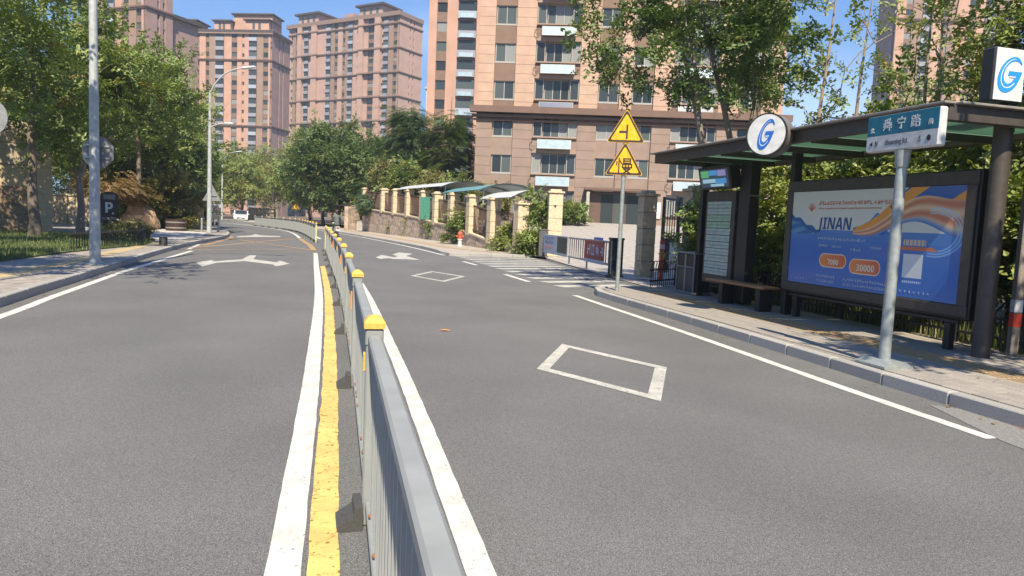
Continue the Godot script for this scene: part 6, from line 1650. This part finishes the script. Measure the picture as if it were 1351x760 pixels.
func palette() -> void:
	var n1 := noise_tex(1, 0.02, 4, 0.78, 1.0); var n2 := noise_tex(2, 0.012, 5, 0.80, 1.0); var nb := noise_tex(24, 0.01, 5, 0.90, 1.0); var n3 := noise_tex(3, 0.05, 3, 0.72, 1.0, 512, FastNoiseLite.TYPE_SIMPLEX_SMOOTH, 0.22)
	var asp := noise_tex(11, 0.09, 3, 0.72, 0.92, 1024, FastNoiseLite.TYPE_SIMPLEX_SMOOTH, 0.62)
	var asp2 := noise_tex(12, 0.012, 5, 0.88, 1.0)
	var bumpf := normal_tex(13, 0.11, 3, 5.0); var bumpc := normal_tex(14, 0.03, 4, 3.0)
	var rub := rubble_texs()
	var a := mat(lin(0.235, 0.234, 0.229), 0.85, 0, asp, 0.45, bumpf, 0.2)
	a.detail_enabled = true; a.detail_albedo = asp2; a.detail_blend_mode = BaseMaterial3D.BLEND_MODE_MUL; a.detail_uv_layer = BaseMaterial3D.DETAIL_UV_2
	a.uv2_triplanar = true; a.uv2_world_triplanar = true; a.uv2_scale = Vector3.ONE * 0.06
	M.asphalt = a
	a.normal_scale = 0.12
	M.paintwhite = mat(lin(0.64, 0.63, 0.585), 0.7, 0, wear_tex(61, 0.018, 0.16, 0.7), 0.9, bumpf, 0.12)
	M.paintworn = mat(lin(0.50, 0.49, 0.445), 0.75, 0, wear_tex(64, 0.025, 0.24, 0.65), 0.8, bumpf, 0.12)
	M.paintyellow = mat(lin(0.74, 0.50, 0.155), 0.75, 0, wear_tex(67, 0.03, 0.22, 0.6), 0.7, bumpf, 0.12)
	M.paintochre = mat(lin(0.60, 0.37, 0.17), 0.8, 0, noise_tex(17, 0.03, 5, 0.5, 1.0), 1.0)
	M.guttercon = mat(lin(0.24, 0.235, 0.225), 0.85, 0, n3, 0.9, bumpf, 0.2)
	M.concrete = mat(lin(0.46, 0.44, 0.41), 0.85, 0, n2, 0.6, bumpf, 0.3)
	M.redpave = mat(lin(0.40, 0.20, 0.16), 0.85, 0, n3, 1.0)
	M.granite = mat(lin(0.44, 0.425, 0.40), 0.75, 0, n3, 2.2, bumpf, 0.3); M.granite2 = mat(lin(0.47, 0.455, 0.43), 0.75, 0, n3, 2.0, bumpf, 0.3); M.granite3 = mat(lin(0.40, 0.39, 0.37), 0.75, 0, n3, 2.4, bumpf, 0.3)
	M.paver = mat(lin(0.37, 0.335, 0.30), 0.85, 0, n3, 1.7, bumpf, 0.3); M.paver2 = mat(lin(0.335, 0.305, 0.275), 0.85, 0, n3, 1.5, bumpf, 0.3); M.paver3 = mat(lin(0.40, 0.36, 0.32), 0.85, 0, n3, 1.9, bumpf, 0.3)
	M.tactile = mat(lin(0.46, 0.32, 0.165), 0.8, 0, n3, 1.6, bumpf, 0.3); M.tactile2 = mat(lin(0.44, 0.315, 0.18), 0.8, 0, n3, 1.8, bumpf, 0.3); M.tactile_dim = mat(lin(0.46, 0.36, 0.20), 0.85, 0, n2, 0.8)
	M.mortar = mat(lin(0.26, 0.24, 0.21), 0.9, 0, n1, 1.2)
	M.pavefar = mat(lin(0.40, 0.355, 0.31), 0.85, 0, n2, 0.5); M.paveleft = mat(lin(0.36, 0.325, 0.285), 0.85, 0, noise_tex(18, 0.02, 5, 0.68, 1.0), 0.35, bumpf, 0.3)
	M.drive = mat(lin(0.50, 0.48, 0.45), 0.85, 0, n2, 0.4); M.yard = mat(lin(0.36, 0.335, 0.31), 0.85, 0, n2, 0.4)
	M.soil = mat(lin(0.13, 0.10, 0.07), 0.95, 0, n1, 0.5, bumpc, 0.8); M.turf = mat(lin(0.09, 0.12, 0.04), 0.95, 0, n1, 0.8, bumpc, 0.8)
	# metal and street furniture
	M.rail = mat(lin(0.245, 0.262, 0.258), 0.6, 0.0, nb, 0.7); M.endpost = mat(lin(0.55, 0.60, 0.30), 0.5, 0, n2, 1.3)
	M.rust = mat(lin(0.22, 0.09, 0.04), 0.9)
	M.capyellow = mat(lin(0.70, 0.43, 0.08), 0.7, 0, n2, 4.0); M.orange = mat(lin(0.80, 0.26, 0.03), 0.5)
	M.castiron = mat(lin(0.075, 0.075, 0.072), 0.75, 0, n3, 3.0, bumpc, 0.5); M.rubber = mat(lin(0.02, 0.02, 0.02), 0.85)
	M.bronze = mat(lin(0.085, 0.072, 0.062), 0.5, 0.25, n2, 1.2); M.black = mat(lin(0.022, 0.021, 0.02), 0.5, 0, n1, 1.5); M.rimgrey = mat(lin(0.24, 0.22, 0.20), 0.6, 0, n2, 1.1)
	var rg := mat(lin(0.12, 0.165, 0.14), 0.4)
	rg.transparency = BaseMaterial3D.TRANSPARENCY_ALPHA; rg.albedo_color.a = 0.92; rg.backlight_enabled = true; rg.backlight = Color(0.5, 0.66, 0.57)
	M.roofglass = rg
	var po := StandardMaterial3D.new()
	po.albedo_texture = poster_tex(); po.albedo_color = Color(1, 1, 1); po.roughness = 0.35; po.clearcoat_enabled = true; po.clearcoat = 0.6; po.clearcoat_roughness = 0.08
	M.poster = po
	M.navy = mat(lin(0.03, 0.07, 0.22), 0.5); M.cream = mat(lin(0.75, 0.66, 0.5), 0.5); M.redprint = mat(lin(0.55, 0.16, 0.08), 0.6); M.paleprint = mat(lin(0.45, 0.52, 0.60), 0.6); M.greenprint = mat(lin(0.12, 0.24, 0.18), 0.6)
	M.plate = mat(lin(0.46, 0.54, 0.50), 0.4, 0, n2, 1.0); M.plate2 = mat(lin(0.36, 0.52, 0.36), 0.4, 0, n2, 1.0)
	for q in [["screen_dark", 0.02, 0.05, 0.09], ["screen_green", 0.10, 0.45, 0.16], ["screen_blue", 0.06, 0.30, 0.65], ["screen_violet", 0.28, 0.25, 0.55], ["screen_pale", 0.35, 0.6, 0.75]]:
		var m := mat(lin(0.03, 0.03, 0.035), 0.3)
		m.emission_enabled = true; m.emission = lin(q[1], q[2], q[3]); m.emission_energy_multiplier = 0.35
		M[q[0]] = m
	M.benchwood = mat(lin(0.44, 0.21, 0.085), 0.6, 0, noise_tex(19, 0.03, 4, 0.6, 1.0), 2.0)
	M.drum = mat(lin(0.20, 0.18, 0.165), 0.4, 0.4); M.signwhite = mat(lin(0.70, 0.72, 0.72), 0.4, 0, n2, 1.0); M.gblue = mat(lin(0.02, 0.11, 0.42), 0.4); M.gblue2 = mat(lin(0.02, 0.22, 0.62), 0.4); M.gpale = mat(lin(0.45, 0.60, 0.78), 0.4)
	M.bindark = mat(lin(0.05, 0.05, 0.052), 0.55, 0.2, n2, 2.0); M.bindoor = mat(lin(0.075, 0.075, 0.078), 0.5, 0.3, n2, 2.0); M.steel = mat(lin(0.27, 0.265, 0.26), 0.45, 0.5, n2, 2.0)
	M.galv = mat(lin(0.36, 0.40, 0.40), 0.45, 0.35, n2, 1.6); M.lamppole = mat(lin(0.46, 0.49, 0.50), 0.5, 0.1, n2, 0.9); M.lamphead = mat(lin(0.65, 0.67, 0.70), 0.4, 0.1)
	M.signsilver = mat(lin(0.66, 0.68, 0.68), 0.4, 0.1, n2, 1.0); M.teal = mat(lin(0.008, 0.16, 0.24), 0.4, 0, n2, 1.3); M.signgrey = mat(lin(0.56, 0.57, 0.57), 0.45, 0, n2, 1.3)
	M.signyellow = mat(lin(0.85, 0.48, 0.01), 0.45, 0, n2, 1.0); M.signblack = mat(lin(0.035, 0.022, 0.012), 0.5); M.signback = mat(lin(0.27, 0.28, 0.29), 0.55, 0.2, n2, 1.2)
	M.brownblock = mat(lin(0.22, 0.135, 0.085), 0.9, 0, n1, 1.4); M.brownblock2 = mat(lin(0.25, 0.155, 0.10), 0.9, 0, n1, 1.7)
	M.dryleaf = mat(lin(0.24, 0.15, 0.07), 0.9, 0, n1, 3.0)
	M.oldpost = mat(lin(0.24, 0.21, 0.18), 0.8, 0, n1, 2.0); M.red = mat(lin(0.62, 0.06, 0.03), 0.5); M.redpost = mat(lin(0.50, 0.10, 0.05), 0.6, 0, n2, 2.0); M.redboard = mat(lin(0.40, 0.07, 0.05), 0.6, 0, n2, 1.0)
	# stone and walls
	M.creamstone = mat(lin(0.66, 0.54, 0.37), 0.85, 0, n2, 0.8, bumpf, 0.3); M.tanstone = mat(lin(0.55, 0.43, 0.28), 0.85, 0, n2, 0.7, bumpf, 0.4); M.tanstone2 = mat(lin(0.46, 0.38, 0.28), 0.85, 0, n2, 0.6, bumpf, 0.4)
	M.rubble = mat(lin(0.70, 0.63, 0.58), 0.9, 0, rub[0], 0.36, rub[1], 1.0); M.rubble_tan = mat(lin(0.46, 0.37, 0.28), 0.9, 0, rub[0], 0.22, rub[1], 1.0)
	M.rustiron = mat(lin(0.085, 0.05, 0.035), 0.75); M.greensheet = mat(lin(0.06, 0.26, 0.19), 0.7, 0, n2, 0.8)
	M.pcwhite = mat(lin(0.66, 0.70, 0.68), 0.35, 0, n2, 0.5); M.pcteal = mat(lin(0.16, 0.38, 0.42), 0.3, 0, n2, 0.5)
	M.machine = mat(lin(0.11, 0.105, 0.11), 0.5, 0, n2, 1.2); M.winframe = mat(lin(0.30, 0.29, 0.275), 0.5); M.paleblue = mat(lin(0.52, 0.57, 0.66), 0.5, 0, n2, 1.0); M.paleboard = mat(lin(0.66, 0.66, 0.66), 0.6, 0, n2, 0.7)
	M.photo = mat(lin(0.12, 0.11, 0.11), 0.5, 0, noise_tex(23, 0.03, 4, 0.3, 1.0), 1.2); M.fadedblue = mat(lin(0.18, 0.26, 0.42), 0.6)
	M.darkbrown = mat(lin(0.045, 0.022, 0.016), 0.5, 0, n2, 1.4)
	# buildings
	M.salmon = mat(lin(0.445, 0.305, 0.23), 0.85, 0, nb, 0.13); M.salmon2 = mat(lin(0.425, 0.292, 0.22), 0.85, 0, nb, 0.17); M.groove = mat(lin(0.38, 0.26, 0.19), 0.9)
	M.stone_low = mat(lin(0.255, 0.188, 0.155), 0.85, 0, nb, 0.14); M.stone_low2 = mat(lin(0.27, 0.198, 0.163), 0.85, 0, nb, 0.18)
	M.spandrel = mat(lin(0.19, 0.125, 0.095), 0.85, 0, nb, 0.2); M.ledge = mat(lin(0.27, 0.19, 0.15), 0.85); M.band = mat(lin(0.15, 0.095, 0.075), 0.85, 0, nb, 0.15)
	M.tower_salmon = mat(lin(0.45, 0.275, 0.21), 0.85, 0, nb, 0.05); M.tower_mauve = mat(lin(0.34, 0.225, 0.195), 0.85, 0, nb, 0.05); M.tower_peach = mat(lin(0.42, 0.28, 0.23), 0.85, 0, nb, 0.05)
	M.tan = mat(lin(0.27, 0.185, 0.14), 0.85, 0, nb, 0.06); M.tan2 = mat(lin(0.22, 0.15, 0.12), 0.85, 0, nb, 0.06); M.roof_dark = mat(lin(0.055, 0.042, 0.042), 0.8)
	M.parapet = mat(lin(0.24, 0.245, 0.29), 0.5); M.parapet2 = mat(lin(0.30, 0.34, 0.42), 0.4)
	M.glass = mat(lin(0.035, 0.045, 0.05), 0.08); M.glass2 = mat(lin(0.07, 0.085, 0.085), 0.1); M.glass3 = mat(lin(0.022, 0.028, 0.03), 0.08); M.curtain = mat(lin(0.21, 0.22, 0.215), 0.2)
	M.solar = mat(lin(0.22, 0.33, 0.42), 0.5, 0.0, n2, 0.3); M.solar_dark = mat(lin(0.09, 0.11, 0.17), 0.2); M.pipe = mat(lin(0.10, 0.06, 0.05), 0.7); M.brownwood = mat(lin(0.10, 0.06, 0.045), 0.6)
	# vehicles, rider, plants
	M.carwhite = mat(lin(0.66, 0.68, 0.70), 0.25); M.carblue = mat(lin(0.03, 0.04, 0.11), 0.25); M.cargrey = mat(lin(0.32, 0.35, 0.36), 0.25); M.carglass = mat(lin(0.02, 0.025, 0.03), 0.05)
	for k in ["carwhite", "carblue", "cargrey"]: M[k].clearcoat_enabled = true; M[k].clearcoat = 1.0; M[k].clearcoat_roughness = 0.04
	M.scooter = mat(lin(0.55, 0.58, 0.55), 0.35); M.jacket = mat(lin(0.11, 0.14, 0.13), 0.9, 0, n1, 6.0); M.skin = mat(lin(0.42, 0.26, 0.18), 0.6)
	M.bark = mat(lin(0.20, 0.16, 0.125), 0.95, 0, n1, 1.8, bumpc, 1.0); M.barkpale = mat(lin(0.27, 0.23, 0.19), 0.9, 0, n1, 1.6, bumpc, 1.0); M.barktan = mat(lin(0.34, 0.26, 0.19), 0.9, 0, n1, 1.6, bumpc, 1.0)
	var lf := mat(Color.WHITE, 0.5)
	lf.vertex_color_use_as_albedo = true; lf.backlight_enabled = true; lf.backlight = Color(0.75, 0.8, 0.3)
	M.leaf = lf

func _ready() -> void:
	var t0 := Time.get_ticks_msec()
	# ---- camera
	var cam := Camera3D.new()
	cam.name = "camera"
	var p := deg_to_rad(5.2); var r := deg_to_rad(2.5)
	var fw := V(0, -sin(p), -cos(p)); var u0 := V(0, cos(p), -sin(p)); var r0 := V(1, 0, 0)
	cam.transform = Transform3D(Basis(r0 * cos(r) + u0 * sin(r), u0 * cos(r) - r0 * sin(r), -fw), V(0, 1.55, 0))
	cam.fov = rad_to_deg(2 * atan(380.0 / 960.0)); cam.near = 0.05; cam.far = 2000
	add_child(cam); cam.current = true
	# ---- sky, sun, exposure
	var sky := Sky.new()
	var sm := ProceduralSkyMaterial.new()
	sm.sky_top_color = Color(0.20, 0.38, 0.64); sm.sky_horizon_color = Color(0.49, 0.625, 0.755); sm.sky_curve = 0.2
	sm.ground_bottom_color = Color(0.30, 0.29, 0.27); sm.ground_horizon_color = Color(0.62, 0.68, 0.72)
	sm.sun_angle_max = 25; sm.sun_curve = 0.08; sm.energy_multiplier = 1.0
	sm.sky_cover = cloud_tex()
	sm.sky_cover_modulate = Color(1, 1, 1, 1)
	sky.sky_material = sm
	var env := Environment.new()
	env.background_mode = Environment.BG_SKY; env.sky = sky
	env.tonemap_mode = Environment.TONE_MAPPER_LINEAR; env.tonemap_exposure = 2.1
	env.fog_enabled = true; env.fog_density = 0.0004; env.fog_light_color = Color(0.80, 0.86, 0.93)
	env.sdfgi_enabled = true; env.ssao_enabled = true; env.ssil_enabled = true
	var we := WorldEnvironment.new()
	we.name = "environment"; we.environment = env; add_child(we)
	var sun := DirectionalLight3D.new()
	sun.name = "sun"
	var el := deg_to_rad(50.0)
	var az := deg_to_rad(8.5)
	var dir := V(-sin(az) * cos(el), -sin(el), -cos(az) * cos(el))
	sun.transform = Transform3D(Basis.looking_at(dir, Vector3.UP), V(0, 30, 0))
	sun.light_energy = 1.55; sun.light_color = Color(1.0, 0.945, 0.84); sun.light_angular_distance = 0.5; sun.shadow_enabled = true
	add_child(sun)
	# ---- large structure
	palette()
	make_sprays()
	print("palette ", Time.get_ticks_msec() - t0)
	ground()
	print("ground ", Time.get_ticks_msec() - t0)
	towers()
	compound()
	print("compound ", Time.get_ticks_msec() - t0)
	# ---- objects
	var f := curve(vv(FENCE), 0.1)
	var a := resample(f, 0.0, 0.02, 100000)
	var start := 0.0
	for i in a.size():
		if absf(a[i].y + 3.56) < 0.011: start = i * 0.02; break
	var posts := []
	for q in resample(f, start - 6.04, 3.02, 40):
		if q.y > -32.6: posts.append(q)
	var o3 := V(posts[1].x, 0, posts[1].y)
	var n1 := thing("median_railing", "grey median railing with yellow post caps running from the foreground", "railing", o3, 0.0, "median railings")
	railing(n1, posts, true, o3)
	var far := []
	for q in resample(f, start + 36.3, 3.02, 14): far.append(q)
	o3 = V(far[0].x, 0, far[0].y)
	n1 = thing("median_railing", "farther length of grey median railing beyond the yellow box markings", "railing", o3, 0.0, "median railings")
	railing(n1, far, false, o3)
	bus_stop()
	var wp := rp(-1.55, 0, 7.75)
	warning_post("warning_sign", "two yellow warning triangles stacked on one grey pole at the kerb corner", wp, -0.1, 2.55, 0.78, ["junction", "slow"])
	warning_post("warning_sign", "small orange warning triangle on a pole far down the road", V(-41.0, 0.1, -136.6), 0.25, 2.0, 1.6, ["figure"])
	left_side()
	traffic()
	print("objects ", Time.get_ticks_msec() - t0)
	plants()
	print("plants ", Time.get_ticks_msec() - t0)
	grass()
	print("done ", Time.get_ticks_msec() - t0)
func cloud_tex() -> ImageTexture:
	# thin streaks of cirrus
	var f := FastNoiseLite.new()
	f.seed = 6; f.frequency = 0.006; f.fractal_octaves = 5
	var w := 1024; var h := 512
	var d := PackedByteArray(); d.resize(w * h * 4)
	for j in h:
		for i in w:
			var la := (0.5 - float(j) / h) * PI
			var q := V(cos(la) * cos(TAU * i / w), sin(la) * 3.0, cos(la) * sin(TAU * i / w)) * 230.0
			var x := clampf(f.get_noise_3dv(q) * 1.6 + 0.12, 0, 1) if la > 0 else 0.0
			var o := (j * w + i) * 4
			d[o] = 255; d[o + 1] = 255; d[o + 2] = 255; d[o + 3] = int(x * 40)
	return ImageTexture.create_from_image(Image.create_from_data(w, h, false, Image.FORMAT_RGBA8, d))
